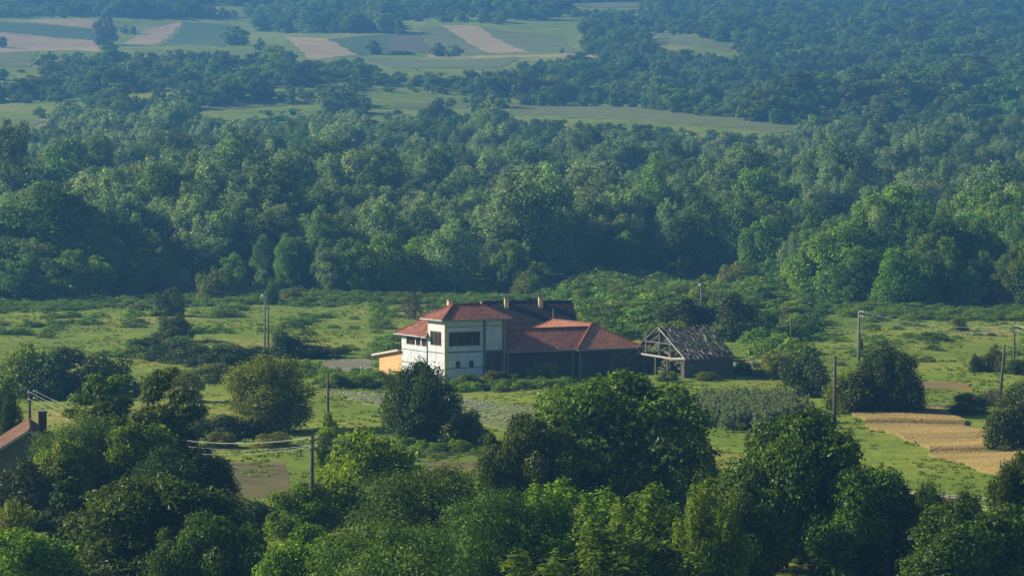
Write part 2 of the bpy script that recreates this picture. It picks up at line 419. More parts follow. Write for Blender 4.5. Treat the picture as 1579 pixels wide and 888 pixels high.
field('dirt_plot', 'small dry brown garden plot beside the power pole', M['dry'], [(322,712),(440,712),(452,768),(350,768)], 0.02, 16, 10, wob=0.12, keep=False)
field('gravel_yard', 'pale gravel yard beside the orange lean to', M['gravel'], [(495,557),(575,552),(572,574),(500,572)], 0.03, 12, 6, wob=0.15)
field('mown_strip', 'mown hay strip in front of the white house', M['mown'], [(482,602),(700,612),(850,634),(800,668)], 0.05, 40, 16, wob=0.3)
field('farm_track', 'bare earth track crossing in front of the wheat field', M['dry'], [(1310,632),(1460,624),(1462,629),(1312,639)], 0.05, 16, 3, wob=0.2)
field('farm_track', 'pale bare ground beyond the ruined barn', M['gravel'], [(1128,560),(1200,552),(1200,556),(1128,566)], 0.05, 10, 3, wob=0.2)
field('dirt_plot', 'bare reddish verge under the power lines', M['dry'], [(650,712),(780,708),(770,726),(660,728)], 0.02, 12, 6, wob=0.5, keep=False)
field('farm_track', 'bare earth track below the grass slope', M['dry'], [(1370,768),(1500,764),(1500,774),(1370,779)], 0.05, 10, 3, wob=0.2)

# ------------------------------------------------------------------ foliage meshes (unit width and height)
def profile(shape, t):
    if shape == 'round': return np.sqrt(np.clip(1 - (2 * t - 0.9) ** 2 / 1.21, 0.02, 1))
    if shape == 'oval': return np.clip(np.sin(np.pi * np.clip(t * 0.86 + 0.10, 0, 1)) ** 0.65, 0.05, 1)
    if shape == 'bush': return np.sqrt(np.clip(1 - t ** 2.2, 0.03, 1))
    if shape == 'cone': return np.clip(1.02 - t, 0.04, 1)
    if shape == 'column': return np.clip(np.sin(np.pi * np.clip(t * 0.80 + 0.16, 0, 1)) ** 0.5, 0.05, 1)
    return np.ones_like(t)
def crown_mesh(name, mat, seed, Hh, W, shape='round', z0=0.15, ncl=40, rc=0.25, nleaf=8000, L=0.3, Wd=0.18, flat=0.8, up=0.35,
               spire=0.0, jitter=0.5, inner=0.55, rag=0.12):
    r = np.random.default_rng(seed)
    Rr = W / 2; zb = Hh * z0; zt = Hh - zb
    t = r.random(ncl * 4); keep = r.random(len(t)) < profile(shape, t) ** 1.3 + 0.08; t = t[keep][:ncl]; n = len(t)
    ang = r.random(n) * 2 * np.pi + np.arange(n) * 2.399
    lob = r.uniform(.78, 1.16, n) * (1 + 0.20 * np.sin(2 * ang + r.random() * 6) + 0.14 * np.sin(3 * ang + r.random() * 6))
    rad = np.sqrt(inner ** 2 + (1 - inner ** 2) * r.random(n)) * profile(shape, t) * Rr * 0.85 * lob
    k = r.random(n) < 0.2; rad[k] *= r.random(k.sum())
    c = np.stack([rad * np.cos(ang), rad * np.sin(ang), zb + t * zt * 0.93], -1)
    cr = rc * Rr * r.uniform(0.55, 1.35, n) * (0.6 + 0.4 * profile(shape, t))
    el = np.ones((n, 3)); el[:, 2] = flat
    if spire:
        s = (t > 0.55) | (r.random(n) < 0.3); el[s, 2] = spire; el[s, :2] = 0.62
    cv = r.random(n)
    m = int(nleaf * 2.2)
    w = cr ** 2; ci = r.choice(n, m, p=w / w.sum())
    d = r.normal(size=(m, 3)); d[:, 2] += 0.25; d /= np.linalg.norm(d, axis=1)[:, None]
    p = c[ci] + d * el[ci] * cr[ci][:, None] * (0.72 + 0.34 * r.random(m) ** 1.4)[:, None]
    p += r.normal(size=(m, 3)) * rag * cr[ci][:, None]
    bad = np.zeros(m, bool)
    for j in range(n):
        q = (p - c[j]) / (el[j] * cr[j]); bad |= ((q * q).sum(1) < 0.45) & (ci != j)
    bad |= p[:, 2] < zb * 0.4
    p = p[~bad][:nleaf]; d = d[~bad][:nleaf]; ci = ci[~bad][:nleaf]; m = len(p)
    nn = d * 0.8 + r.normal(size=(m, 3)) * jitter * 0.6; nn[:, 2] += up
    nn /= np.linalg.norm(nn, axis=1)[:, None]
    tt = np.cross(nn, r.normal(size=(m, 3))); tt /= np.linalg.norm(tt, axis=1)[:, None]
    bb = np.cross(nn, tt)
    sc = r.uniform(0.65, 1.35, m)[:, None]
    a = p - tt * L / 2 * sc; b_ = p + tt * L / 2 * sc
    e = p + bb * Wd / 2 * sc + nn * Wd * 0.22 * sc; f = p - bb * Wd / 2 * sc + nn * Wd * 0.22 * sc
    V = np.stack([a, e, b_, f], 1).reshape(-1, 3)
    q = np.arange(4 * m).reshape(m, 4)
    vv = np.repeat(np.clip(0.25 * cv[ci] + 0.75 * r.random(m) ** 1.9, 0, 1), 4)  # mostly low values: dark leaves with scattered painted glints
    ext = np.percentile(np.abs(V[:, :2]), 98.5); zmax = np.percentile(V[:, 2], 99.8)
    V[:, :2] /= 2 * ext; V[:, 2] /= zmax
    return mesh_np(name, V, q, mat, vv)
def trunk_mesh(name, mat, seed, Hh, W, z0, top=0.75, rb=None, limbs=6, seg=7):
    r = random.Random(seed); mb = MB(); rb = rb or Hh * 0.025
    pts = [(0, 0, -0.25)]; x = y = 0
    for k in range(1, 6):
        x += r.uniform(-1, 1) * W * 0.015; y += r.uniform(-1, 1) * W * 0.015; pts.append((x, y, Hh * top * k / 5))
    mb.tube(pts, [rb * 1.25, rb, rb * .85, rb * .7, rb * .5, rb * .25], seg)
    for k in range(limbs):
        z = Hh * (z0 * 0.7 + (top - z0) * 0.75 * k / max(1, limbs - 1)); a = k * 2.4 + r.random()
        q = W * 0.36 * r.uniform(0.7, 1.1)
        base = (pts[2][0], pts[2][1], z)
        mid = (math.cos(a) * q * .5, math.sin(a) * q * .5, z + Hh * 0.07); end = (math.cos(a) * q, math.sin(a) * q, z + Hh * r.uniform(.12, .2))
        mb.tube([base, mid, end], [rb * .5, rb * .32, rb * .1], 5)
    mb.v = [(a / W, b / W, c / Hh) for a, b, c in mb.v]
    return mb.mesh(name, mat, True)
SPEC = {}
def species(key, n, mat, H_, W_, trunk='bark', tz=None, top=0.75, limbs=6, rb=None, **kw):
    out = []
    for i in range(n):
        s = hash_(key) + 17 * i
        cm = crown_mesh('crown_' + key, M[mat], s, H_, W_, **kw)
        tm = trunk_mesh('trunk_' + key, M[trunk], s, H_, W_, kw.get('z0', 0.15), top, rb, limbs)
        out.append((cm, tm))
    SPEC[key] = out
def hash_(k): return sum((i + 1) * ord(c) for i, c in enumerate(k)) % 9973
# near, leaf by leaf
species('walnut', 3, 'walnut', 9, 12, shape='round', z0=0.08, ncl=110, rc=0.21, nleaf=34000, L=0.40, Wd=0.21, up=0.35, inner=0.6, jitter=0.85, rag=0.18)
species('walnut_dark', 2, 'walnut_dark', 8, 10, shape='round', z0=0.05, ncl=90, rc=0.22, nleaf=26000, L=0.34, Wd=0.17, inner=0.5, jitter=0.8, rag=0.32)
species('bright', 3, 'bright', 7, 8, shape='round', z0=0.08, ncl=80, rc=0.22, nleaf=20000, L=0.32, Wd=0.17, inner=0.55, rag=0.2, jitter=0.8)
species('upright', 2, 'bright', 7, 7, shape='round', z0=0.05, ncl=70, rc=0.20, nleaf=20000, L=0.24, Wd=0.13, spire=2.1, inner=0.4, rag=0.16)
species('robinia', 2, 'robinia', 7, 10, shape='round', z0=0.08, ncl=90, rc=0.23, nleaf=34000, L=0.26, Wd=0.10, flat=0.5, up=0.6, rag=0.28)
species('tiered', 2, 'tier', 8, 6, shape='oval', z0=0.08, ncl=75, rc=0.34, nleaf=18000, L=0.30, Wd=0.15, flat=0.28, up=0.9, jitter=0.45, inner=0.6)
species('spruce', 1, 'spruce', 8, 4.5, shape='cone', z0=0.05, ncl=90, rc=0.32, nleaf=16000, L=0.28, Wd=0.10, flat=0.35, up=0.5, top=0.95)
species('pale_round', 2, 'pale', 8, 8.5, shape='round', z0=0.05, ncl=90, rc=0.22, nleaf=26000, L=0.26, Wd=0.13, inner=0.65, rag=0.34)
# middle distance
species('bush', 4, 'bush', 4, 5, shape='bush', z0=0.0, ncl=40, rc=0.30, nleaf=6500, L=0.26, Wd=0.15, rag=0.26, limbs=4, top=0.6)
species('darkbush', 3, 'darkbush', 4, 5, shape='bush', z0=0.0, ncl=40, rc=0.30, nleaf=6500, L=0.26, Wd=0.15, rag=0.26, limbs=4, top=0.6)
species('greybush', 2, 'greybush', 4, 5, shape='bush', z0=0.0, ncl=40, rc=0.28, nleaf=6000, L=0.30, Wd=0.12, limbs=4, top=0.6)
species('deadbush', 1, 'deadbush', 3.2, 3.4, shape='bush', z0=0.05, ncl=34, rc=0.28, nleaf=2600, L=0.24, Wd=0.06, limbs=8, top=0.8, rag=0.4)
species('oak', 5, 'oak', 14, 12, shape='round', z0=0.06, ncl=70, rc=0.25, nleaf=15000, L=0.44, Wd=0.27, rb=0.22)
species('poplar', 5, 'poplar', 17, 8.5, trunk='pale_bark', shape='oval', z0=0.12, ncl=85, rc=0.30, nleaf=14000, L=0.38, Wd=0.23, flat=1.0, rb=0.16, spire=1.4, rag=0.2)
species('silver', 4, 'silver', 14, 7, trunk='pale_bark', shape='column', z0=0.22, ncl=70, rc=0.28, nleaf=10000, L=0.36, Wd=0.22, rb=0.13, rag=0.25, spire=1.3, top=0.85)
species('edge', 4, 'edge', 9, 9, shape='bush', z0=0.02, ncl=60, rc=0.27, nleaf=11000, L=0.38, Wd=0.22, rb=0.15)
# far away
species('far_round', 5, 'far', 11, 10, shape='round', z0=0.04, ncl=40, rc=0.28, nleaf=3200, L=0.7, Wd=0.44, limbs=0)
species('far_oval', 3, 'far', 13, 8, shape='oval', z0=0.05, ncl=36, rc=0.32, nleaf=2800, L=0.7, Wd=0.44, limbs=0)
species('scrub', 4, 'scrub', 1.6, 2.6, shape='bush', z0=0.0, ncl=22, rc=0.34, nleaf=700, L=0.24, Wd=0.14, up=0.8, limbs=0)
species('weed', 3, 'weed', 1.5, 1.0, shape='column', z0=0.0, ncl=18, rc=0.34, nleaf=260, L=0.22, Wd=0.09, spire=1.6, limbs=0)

def plant(kind, x, y, h, w, name, label, cat, group=None, sink=0.08, rz=None, parts=('trunk', 'crown'), lean=0.0, var=None):
    cm, tm = SPEC[kind][int(rng.integers(len(SPEC[kind]))) if var is None else var]
    e = empty(name, (x, y, float(hgt(x, y)) - sink), float(rng.random() * 6.28) if rz is None else rz, label, cat, group)
    e.scale = (w, w, h)
    if lean: e.rotation_euler[1] = lean
    mesh_obj(parts[0], tm, e); mesh_obj(parts[1], cm, e)
    return e
def tree_px(kind, px, d, pytop, wpx, label, name='broadleaf_tree', cat='tree', group=None, **kw):
    x = X_at(px, d); h = Z_at(pytop, d) - float(hgt(x, d))
    return plant(kind, x, d, h, wpx * d / F_PX, name, label, cat, group, **kw)
def bush_px(kind, px, pybase, wpx, hpx, label, name='bush', cat='bush', group=None, **kw):
    x, y, z = G(px, pybase)
    return plant(kind, x, y, hpx * y / F_PX, wpx * y / F_PX, name, label, cat, group, parts=('stem', 'foliage'), **kw)

def scatter(name, label, cat, protos, pts, rot, sc, idx, kind='stuff'):
    """one object whose geometry nodes set copies of meshes on points"""
    me = bpy.data.meshes.new(name); n = len(pts)
    me.vertices.add(n); me.vertices.foreach_set('co', np.asarray(pts, np.float32).ravel())
    a = me.attributes.new('rz', 'FLOAT_VECTOR', 'POINT'); rr = np.zeros((n, 3), np.float32); rr[:, 2] = rot; a.data.foreach_set('vector', rr.ravel())
    a = me.attributes.new('sc', 'FLOAT_VECTOR', 'POINT'); a.data.foreach_set('vector', np.asarray(sc, np.float32).ravel())
    a = me.attributes.new('idx', 'INT', 'POINT'); a.data.foreach_set('value', np.asarray(idx, np.int32))
    o = mesh_obj(name, me); tag(o, label, cat, kind=kind)
    nt = bpy.data.node_groups.new(name + '_nodes', 'GeometryNodeTree')
    nt.interface.new_socket('Geometry', in_out='INPUT', socket_type='NodeSocketGeometry')
    nt.interface.new_socket('Geometry', in_out='OUTPUT', socket_type='NodeSocketGeometry')
    N, L = nt.nodes, nt.links
    gi = N.new('NodeGroupInput'); go = N.new('NodeGroupOutput'); jn = N.new('GeometryNodeJoinGeometry')
    def attr(nm, tp):
        k = N.new('GeometryNodeInputNamedAttribute'); k.data_type = tp; k.inputs['Name'].default_value = nm
        return next(s for s in k.outputs if s.enabled and s.name == 'Attribute')
    ar, asz, ai = attr('rz', 'FLOAT_VECTOR'), attr('sc', 'FLOAT_VECTOR'), attr('idx', 'INT')
    for k, pm in enumerate(protos):
        po = bpy.data.objects.new(name + '_piece', pm)
        oi = N.new('GeometryNodeObjectInfo'); oi.inputs['Object'].default_value = po; oi.inputs['As Instance'].default_value = True
        cmpn = N.new('FunctionNodeCompare'); cmpn.data_type = 'INT'; cmpn.operation = 'EQUAL'
        ints = [s for s in cmpn.inputs if s.type == 'INT']
        L.new(ai, ints[0]); ints[1].default_value = k
        ip = N.new('GeometryNodeInstanceOnPoints')
        L.new(gi.outputs[0], ip.inputs['Points']); L.new(cmpn.outputs[0], ip.inputs['Selection'])
        L.new(oi.outputs['Geometry'], ip.inputs['Instance']); L.new(ar, ip.inputs['Rotation']); L.new(asz, ip.inputs['Scale'])
        L.new(ip.outputs[0], jn.inputs[0])
    L.new(jn.outputs[0], go.inputs[0])
    md = o.modifiers.new('copies', 'NODES'); md.node_group = nt
    return o

# ------------------------------------------------------------------ buildings
def tiles(mb_v, mb_f, vv, poly, eave, row=0.36, wave=0.25, seed=0):
    """clay tile courses over a planar roof polygon; eave = direction along the eave"""
    r = np.random.default_rng(seed)
    P = np.array(poly, float); e = np.array(eave, float); e /= np.linalg.norm(e)
    nrm = np.zeros(3)
    for i in range(len(P)): nrm += np.cross(P[i], P[(i + 1) % len(P)])
    nrm /= np.linalg.norm(nrm)
    if nrm[2] < 0: nrm = -nrm
    s = np.cross(nrm, e); s /= np.linalg.norm(s)
    if s[2] < 0: s = -s
    o = P[np.argmin(P[:, 2])]
    A = (P - o) @ e; B = (P - o) @ s
    b0, b1 = B.min(), B.max(); nrow = max(1, int(round((b1 - b0) / row))); rh = (b1 - b0) / nrow
    def span(bq):
        xs = []
        for i in range(len(P)):
            j = (i + 1) % len(P)
            if (B[i] - bq) * (B[j] - bq) <= 0 and abs(B[i] - B[j]) > 1e-6:
                xs.append(A[i] + (A[j] - A[i]) * (bq - B[i]) / (B[j] - B[i]))
        return (min(xs), max(xs)) if len(xs) > 1 else None
    for k in range(nrow):
        bl = b0 + k * rh; sp = span(bl + rh * 0.5)
        if not sp: continue
        a0, a1 = sp; nt_ = max(1, int(round((a1 - a0) / wave))); step = (a1 - a0) / nt_
        for i in range(nt_):
            x0 = a0 + i * step; jz = r.normal() * 0.006; jb = r.normal() * 0.012; val = r.random()
            n0 = len(mb_v)
            for fx, wz in ((0.0, 0.0), (0.22, 0.022), (0.6, 0.027), (0.86, 0.0), (1.0, -0.003)):
                q = o + e * (x0 + fx * step)
                lo = q + s * (bl - 0.03 + jb) + nrm * (0.042 + wz + jz); hi = q + s * (bl + rh) + nrm * (0.02 + wz)
                sk = q + s * (bl - 0.03 + jb) + nrm * 0.0
                mb_v.append(tuple(sk)); mb_v.append(tuple(lo)); mb_v.append(tuple(hi)); vv.extend([val] * 3)
            for j in range(4):
                a = n0 + 3 * j; mb_f.append((a, a + 3, a + 4, a + 1)); mb_f.append((a + 1, a + 4, a + 5, a + 2))
def tiled_roof(parent, planes, mat, label=None, thick=0.14, fascia='fascia', seed=0):
    """planes = [(polygon, eave direction)]: deck slab, tile courses and ridge caps"""
    mb = MB()
    for poly, e in planes:
        P = [Vector(p) for p in poly]; n = len(P)
        low = [p - Vector((0, 0, thick)) for p in P]
        mb.poly(P + low, [tuple(range(n)), tuple(reversed(range(n, 2 * n)))] + [(i, (i + 1) % n, n + (i + 1) % n, n + i)[::-1] for i in range(n)])
    deck = mb.build('roof', M[fascia], parent)
    v, f, vv = [], [], []
    for i, (poly, e) in enumerate(planes): tiles(v, f, vv, poly, e, seed=seed + i)
    t = mesh_obj('roof_tiles', mesh_np('roof_tiles', np.array(v), np.array(f), mat, vv), deck)
    tag(t, label, kind='stuff')
    return deck
def ridge(parent, segs, mat, rad=0.11):
    mb = MB()
    for a, b in segs:
        a = Vector(a); b = Vector(b); n = max(1, int((b - a).length / 0.42))
        for i in range(n):
            p = a.lerp(b, i / n); q = a.lerp(b, (i + 1) / n + 0.02)
            mb.tube([p + Vector((0, 0, .07)), q + Vector((0, 0, .05))], [rad * 1.12, rad], 6)
    return mb.build('ridge_caps', mat, parent)
def hip_planes(x0, x1, y0, y1, z, pitch, axis='x'):
    t = math.tan(R(pitch))
    if axis == 'x':
        hw = (y1 - y0) / 2; ym = (y0 + y1) / 2; zr = z + hw * t
        a, b = (x0 + hw, ym, zr), (x1 - hw, ym, zr)
        c = [(x0,y0,z),(x1,y0,z),(x1,y1,z),(x0,y1,z)]
        pl = [([c[0], c[1], b, a], (1,0,0)), ([c[1], c[2], b], (0,1,0)), ([c[2], c[3], a, b], (1,0,0)), ([c[3], c[0], a], (0,1,0))]
        rd = [(a, b), (c[0], a), (c[3], a), (c[1], b), (c[2], b)]
    else:
        hw = (x1 - x0) / 2; xm = (x0 + x1) / 2; zr = z + hw * t
        a, b = (xm, y0 + hw, zr), (xm, y1 - hw, zr)
        c = [(x0,y0,z),(x1,y0,z),(x1,y1,z),(x0,y1,z)]
        pl = [([c[0], c[1], a], (1,0,0)), ([c[1], c[2], b, a], (0,1,0)), ([c[2], c[3], b], (1,0,0)), ([c[3], c[0], a, b], (0,1,0))]
        rd = [(a, b), (c[0], a), (c[1], a), (c[2], b), (c[3], b)]
    return pl, rd
def chimney(parent, x, y, z0, z1, w, mat='cream', cap=True, d=None):
    d = d or w
    o = MB().box(x - w/2, x + w/2, y - d/2, y + d/2, z0, z1).build('chimney', M[mat], parent)
    if cap: MB().box(x - w/2 - .06, x + w/2 + .06, y - d/2 - .06, y + d/2 + .06, z1, z1 + .1).build('chimney_cap', M['greyconc'], o)
    return o
def window_y(parent, x0, x1, z0, z1, y, n=2, name='window', depth=0.06, fr=0.09):
    """window facing -y, its frame standing 'depth' proud of the wall at y"""
    mb = MB()
    mb.box(x0, x1, y - depth, y + .02, z0, z0 + fr).box(x0, x1, y - depth, y + .02, z1 - fr, z1)
    mb.box(x0, x0 + fr, y - depth, y + .02, z0 + fr, z1 - fr).box(x1 - fr, x1, y - depth, y + .02, z0 + fr, z1 - fr)
    w = mb.build(name, M['woodframe'], parent)
    for k in range(1, n):
        xm = x0 + (x1 - x0) * k / n
        MB().box(xm - fr/2, xm + fr/2, y - depth + .008, y + .02, z0 + fr, z1 - fr).build('mullion', M['woodframe'], w)
    for k in range(n):
        a = x0 + (x1 - x0) * k / n + fr * .5; b = x0 + (x1 - x0) * (k + 1) / n - fr * .5
        MB().box(a + .01, b - .01, y - .03, y - .015, z0 + fr - .01, z1 - fr + .01).build('pane', M['glass'], w)
    return w
def window_x(parent, y0, y1, z0, z1, x, n=2, name='window', depth=0.06, fr=0.09):
    w = window_y(parent, -y1, -y0, z0, z1, 0, n, name, depth, fr)       # built facing -y, then turned to face -x
    rot = Matrix.Rotation(-math.pi / 2, 4, 'Z')
    for ob in [w] + list(w.children): ob.data.transform(rot)
    for ob in [w] + list(w.children): ob.data.transform(Matrix.Translation((x, 0, 0)))
    return w
RZ = R(28)
HX, HY, HZ = G(686, 591)

# two-storey white house
house = empty('two_storey_house', (HX, HY, HZ - 0.05), RZ, 'unfinished white two storey house with red hipped roof and wide upper window', 'house')
core = MB().box(0.12, 7.5, 0.12, 4.3, -0.6, 7.0).build('wall', M['greyconc'], house)
MB().box(0.12, 6.2, 4.31, 10.9, -0.6, 4.95).build('wall', M['greyconc'], house)
def panel_y(x0, x1, z0, z1, y=0.0, mat='plaster', t=0.12): return MB().box(x0, x1, y, y + t - .003, z0, z1).build('wall_panel', M[mat], house)
def panel_x(y0, y1, z0, z1, x=0.0, mat='plaster', t=0.12): return MB().box(x, x + t - .003, y0, y1, z0, z1).build('wall_panel', M[mat], house)
# front face, ground floor bay
panel_y(0.32, 4.7, -0.5, 1.62)
for a, b in ((0.32, 1.35), (1.95, 3.0), (3.6, 4.7)): panel_y(a, b, 1.72, 2.45)
panel_y(0.32, 4.7, 2.46, 3.34)
window_y(house, 1.352, 1.948, 1.74, 2.44, 0.12, 1); window_y(house, 3.002, 3.598, 1.74, 2.44, 0.12, 1)
MB().box(5.12, 7.28, 0.04, 0.117, -0.5, 3.3).build('brick_infill', M['brick'], house)
# upper floor
panel_y(0.32, 4.7, 3.52, 4.10); panel_y(0.32, 0.5, 4.11, 5.66); panel_y(4.42, 4.7, 4.11, 5.66); panel_y(0.32, 4.7, 5.67, 6.18)
panel_y(0.32, 4.7, 6.27, 6.94)
window_y(house, 0.502, 4.418, 4.12, 5.65, 0.12, 4)
panel_y(5.12, 7.12, 3.55, 6.18); panel_y(5.12, 7.12, 6.27, 6.94)
for x0, x1 in ((4.72, 5.1), (7.14, 7.5)):
    MB().box(x0, x1, -0.02, 0.117, -0.5, 6.97).build('column', M['greyconc'], house)
MB().box(-0.03, 0.3, -0.03, 0.117, -0.5, 6.97).build('corner_column', M['cream'], house)
MB().box(0.31, 7.49, 0.02, 0.117, 3.36, 3.50).build('floor_band', M['greyconc'], house)
# left face of the tower part
panel_x(0.14, 2.1, -0.5, 3.25); panel_x(2.14, 4.2, -0.5, 3.25)
panel_x(0.14, 0.85, 3.36, 5.66); panel_x(3.62, 4.2, 3.36, 5.66); panel_x(0.852, 3.618, 3.36, 4.08); panel_x(0.14, 4.2, 5.67, 6.94)
window_x(house, 0.86, 3.61, 4.10, 5.65, 0.12, 3)
# left face of the lower wing
panel_x(4.36, 6.4, -0.5, 1.75); panel_x(6.44, 8.5, 1.86, 3.2); panel_x(8.54, 10.9, 1.86, 3.2); panel_x(4.36, 6.4, 1.86, 3.2)
panel_x(6.44, 7.0, -0.5, 1.75); panel_x(7.0, 10.9, -0.5, 0.9); panel_x(7.62, 10.9, 0.91, 1.75)
window_x(house, 7.01, 7.61, 0.95, 1.74, 0.12, 1)
panel_x(4.36, 10.9, 3.28, 3.82)
for a, b in ((4.36, 4.55), (5.82, 6.05), (7.25, 7.45), (9.7, 10.9)): panel_x(a, b, 3.83, 4.93)
for a, b in ((4.56, 5.81), (6.06, 7.24), (7.46, 9.69)): window_x(house, a, b, 3.84, 4.78, 0.12, 1 if b - a < 2 else 2)
MB().tube([(-0.09, 4.27, 4.5), (-0.09, 4.27, 0.4)], 0.05, 8).build('downpipe', M['metal'], house)
MB().tube([(7.42, -0.09, 6.9), (7.42, -0.09, 0.0)], 0.05, 8).build('downpipe', M['metal'], house)
pl, rd = hip_planes(-0.6, 8.1, -0.6, 4.95, 7.02, 29)
rf = tiled_roof(house, pl, M['tile'], None, seed=1); ridge(rf, rd, M['tile'])
pl, rd = hip_planes(-0.6, 6.6, 3.6, 11.5, 4.98, 33, 'y')
pl = [p for i, p in enumerate(pl) if i != 0]
rf2 = tiled_roof(house, pl, M['tile'], None, seed=5); ridge(rf2, [rd[0], rd[3], rd[4]], M['tile'])
chimney(rf2, 3.9, 6.6, 6.6, 8.8, 0.42)
MB().tube([(-0.66, -0.6, 6.95), (-0.66, 4.9, 6.95)], 0.07, 6).build('gutter', M['metal'], rf)
MB().tube([(-0.66, -0.66, 6.95), (8.1, -0.66, 6.95)], 0.07, 6).build('gutter', M['metal'], rf)
MB().tube([(-0.66, 5.0, 4.92), (-0.66, 11.5, 4.92)], 0.07, 6).build('gutter', M['metal'], rf2)

# orange lean-to
dx, dy = math.cos(RZ), math.sin(RZ)
def loc(u, v): return (HX + u * dx - v * dy, HY + u * dy + v * dx)
lx, ly = loc(0, 10.95)
shed = empty('lean_to_shed', (lx, ly, HZ - 0.05), RZ, 'low orange rendered lean to shed against the white house', 'shed')
mb = MB(); mb.poly([(0,0,-.5),(5.5,0,-.5),(5.5,5.9,-.5),(0,5.9,-.5),(0,0,2.95),(5.5,0,2.95),(5.5,5.9,2.15),(0,5.9,2.15)],
                   [(0,3,2,1),(4,5,6,7),(0,1,5,4),(1,2,6,5),(2,3,7,6),(3,0,4,7)]); mb.build('wall', M['orange'], shed)
mb = MB(); mb.poly([(-.5,.02,2.97),(5.8,.02,2.97),(5.8,6.9,2.02),(-.5,6.9,2.02),(-.5,.02,3.15),(5.8,.02,3.15),(5.8,6.9,2.2),(-.5,6.9,2.2)],
                   [(0,3,2,1),(4,5,6,7),(0,1,5,4),(1,2,6,5),(2,3,7,6),(3,0,4,7)]); rs = mb.build('roof', M['fascia'], shed)
for k in range(13):
    y0 = 0.05 + k * 0.53; z0 = 3.15 - (y0 - .02) * 0.138
    mb = MB(); mb.poly([(-.52,y0,z0+.005),(5.8,y0,z0+.005),(5.8,y0+.52,z0-.072+.005),(-.52,y0+.52,z0-.072+.005),(-.52,y0,z0+.03),(5.8,y0,z0+.03),(5.8,y0+.52,z0-.072+.06),(-.52,y0+.52,z0-.072+.06)],
        [(0,3,2,1),(4,5,6,7),(0,1,5,4),(1,2,6,5),(2,3,7,6),(3,0,4,7)]); mb.build('roof_sheet', M['fascia'], rs)
MB().tube([(-.5, 6.92, 2.05), (-.05, 5.95, 1.9), (-.06, 5.95, 0.1)], 0.045, 6).build('downpipe', M['metal'], shed)
MB().box(-.02, .06, 2.6, 3.4, 0.0, 0.75).build('hatch', M['oldwood'], shed)

# long L-shaped outbuilding
ax, ay = loc(7.55, 0)
barn = empty('long_outbuilding', (ax, ay, HZ - 0.05), RZ, 'long low masonry outbuilding with red tiled roofs joined to the white house', 'outbuilding')
MB().box(0, 9.1, 0.1, 6.4, -0.6, 3.25).build('wall', M['brick'], barn)
MB().box(9.12, 16.7, -0.35, 16.2, -0.6, 3.25).build('wall', M['brick2'], barn)
wA = 3.8; zr = 3.3 + wA * math.tan(R(30))
fa = [(-0.35, -0.55, 3.3), (8.75, -0.55, 3.3), (12.36, 3.25, zr), (-0.35, 3.25, zr)]
fb = [(-0.35, 7.05, 3.3), (8.75, 7.05, 3.3), (12.36, 3.25, zr), (-0.35, 3.25, zr)]
rA = tiled_roof(barn, [(fa, (1,0,0)), (fb, (1,0,0))], M['tile'], None, seed=11); ridge(rA, [((-.35, 3.25, zr), (12.3, 3.25, zr))], M['tile'])
pl, rd = hip_planes(8.72, 17.2, -0.85, 16.8, 3.29, 31, 'y')
rB = tiled_roof(barn, pl, M['tile_orange'], None, seed=15); ridge(rB, rd, M['tile'])
MB().tube([(12.96, 12.6, 5.8), (12.96, 12.6, 7.2)], 0.04, 6).build('vent_pipe', M['metal'], rB)
for x, y in ((0.3, 0.0), (8.6, 0.0), (9.2, -0.45)):
    MB().tube([(x, y, 3.2), (x, y, -0.1)], 0.06, 8).build('downpipe', M['metal'], barn)
MB().tube([(-.35, -.62, 3.22), (8.7, -.62, 3.22)], 0.07, 6).build('gutter', M['metal'], rA)
MB().tube([(8.7, -.92, 3.22), (17.2, -.92, 3.22)], 0.07, 6).build('gutter', M['metal'], rB)
MB().box(10.2, 13.2, -0.40, -0.35, 0.0, 2.7).build('door', M['darkwood'], barn)
MB().box(14.2, 15.4, -0.39, -0.35, 1.3, 2.3).build('window_opening', M['darkwood'], barn)

# dark-roofed house behind
DD = 351.0
hx = X_at(813, DD); dz = float(hgt(hx, DD))
dark = empty('old_farmhouse', (hx, DD, dz - .05), R(10), 'old farmhouse with very dark steep tiled roof and two cream chimneys', 'house')
zr = Z_at(465, DD) - dz; hw = 4.9; L2 = 5.65; ze = zr - hw * math.tan(R(42))
mb = MB(); mb.poly([(-L2+.3,-hw+.5,-.6),(L2-.3,-hw+.5,-.6),(L2-.3,hw-.5,-.6),(-L2+.3,hw-.5,-.6),(-L2+.3,-hw+.5,ze+.15),(L2-.3,-hw+.5,ze+.15),(L2-.3,hw-.5,ze+.15),(-L2+.3,hw-.5,ze+.15),(-L2+.3,0,zr-.25),(L2-.3,0,zr-.25)],
    [(0,1,5,4),(1,2,6,9,5),(2,3,7,6),(3,0,4,8,7),(4,5,9,8),(6,7,8,9)]); mb.build('wall', M['brick2'], dark)
rD = tiled_roof(dark, [([(-L2,-hw,ze),(L2,-hw,ze),(L2,0,zr),(-L2,0,zr)],(1,0,0)), ([(-L2,hw,ze),(L2,hw,ze),(L2,0,zr),(-L2,0,zr)],(1,0,0))], M['tile_dark'], None, fascia='darkwood', seed=21)
ridge(rD, [((-L2,0,zr),(L2,0,zr))], M['tile_dark'])
for xx, t in ((-2.65, .5), (1.55, .55)): chimney(rD, xx, -.55, zr - 1.0, zr + t, 0.5, 'cream', d=.6)
MB().box(-L2-.05, -L2+.15, -.3, .3, zr-.35, zr+.1).build('verge_board', M['paletimber'], rD)
MB().box(L2-.12, L2+.05, -.3, .3, zr-.3, zr+.1).build('verge_board', M['paletimber'], rD)

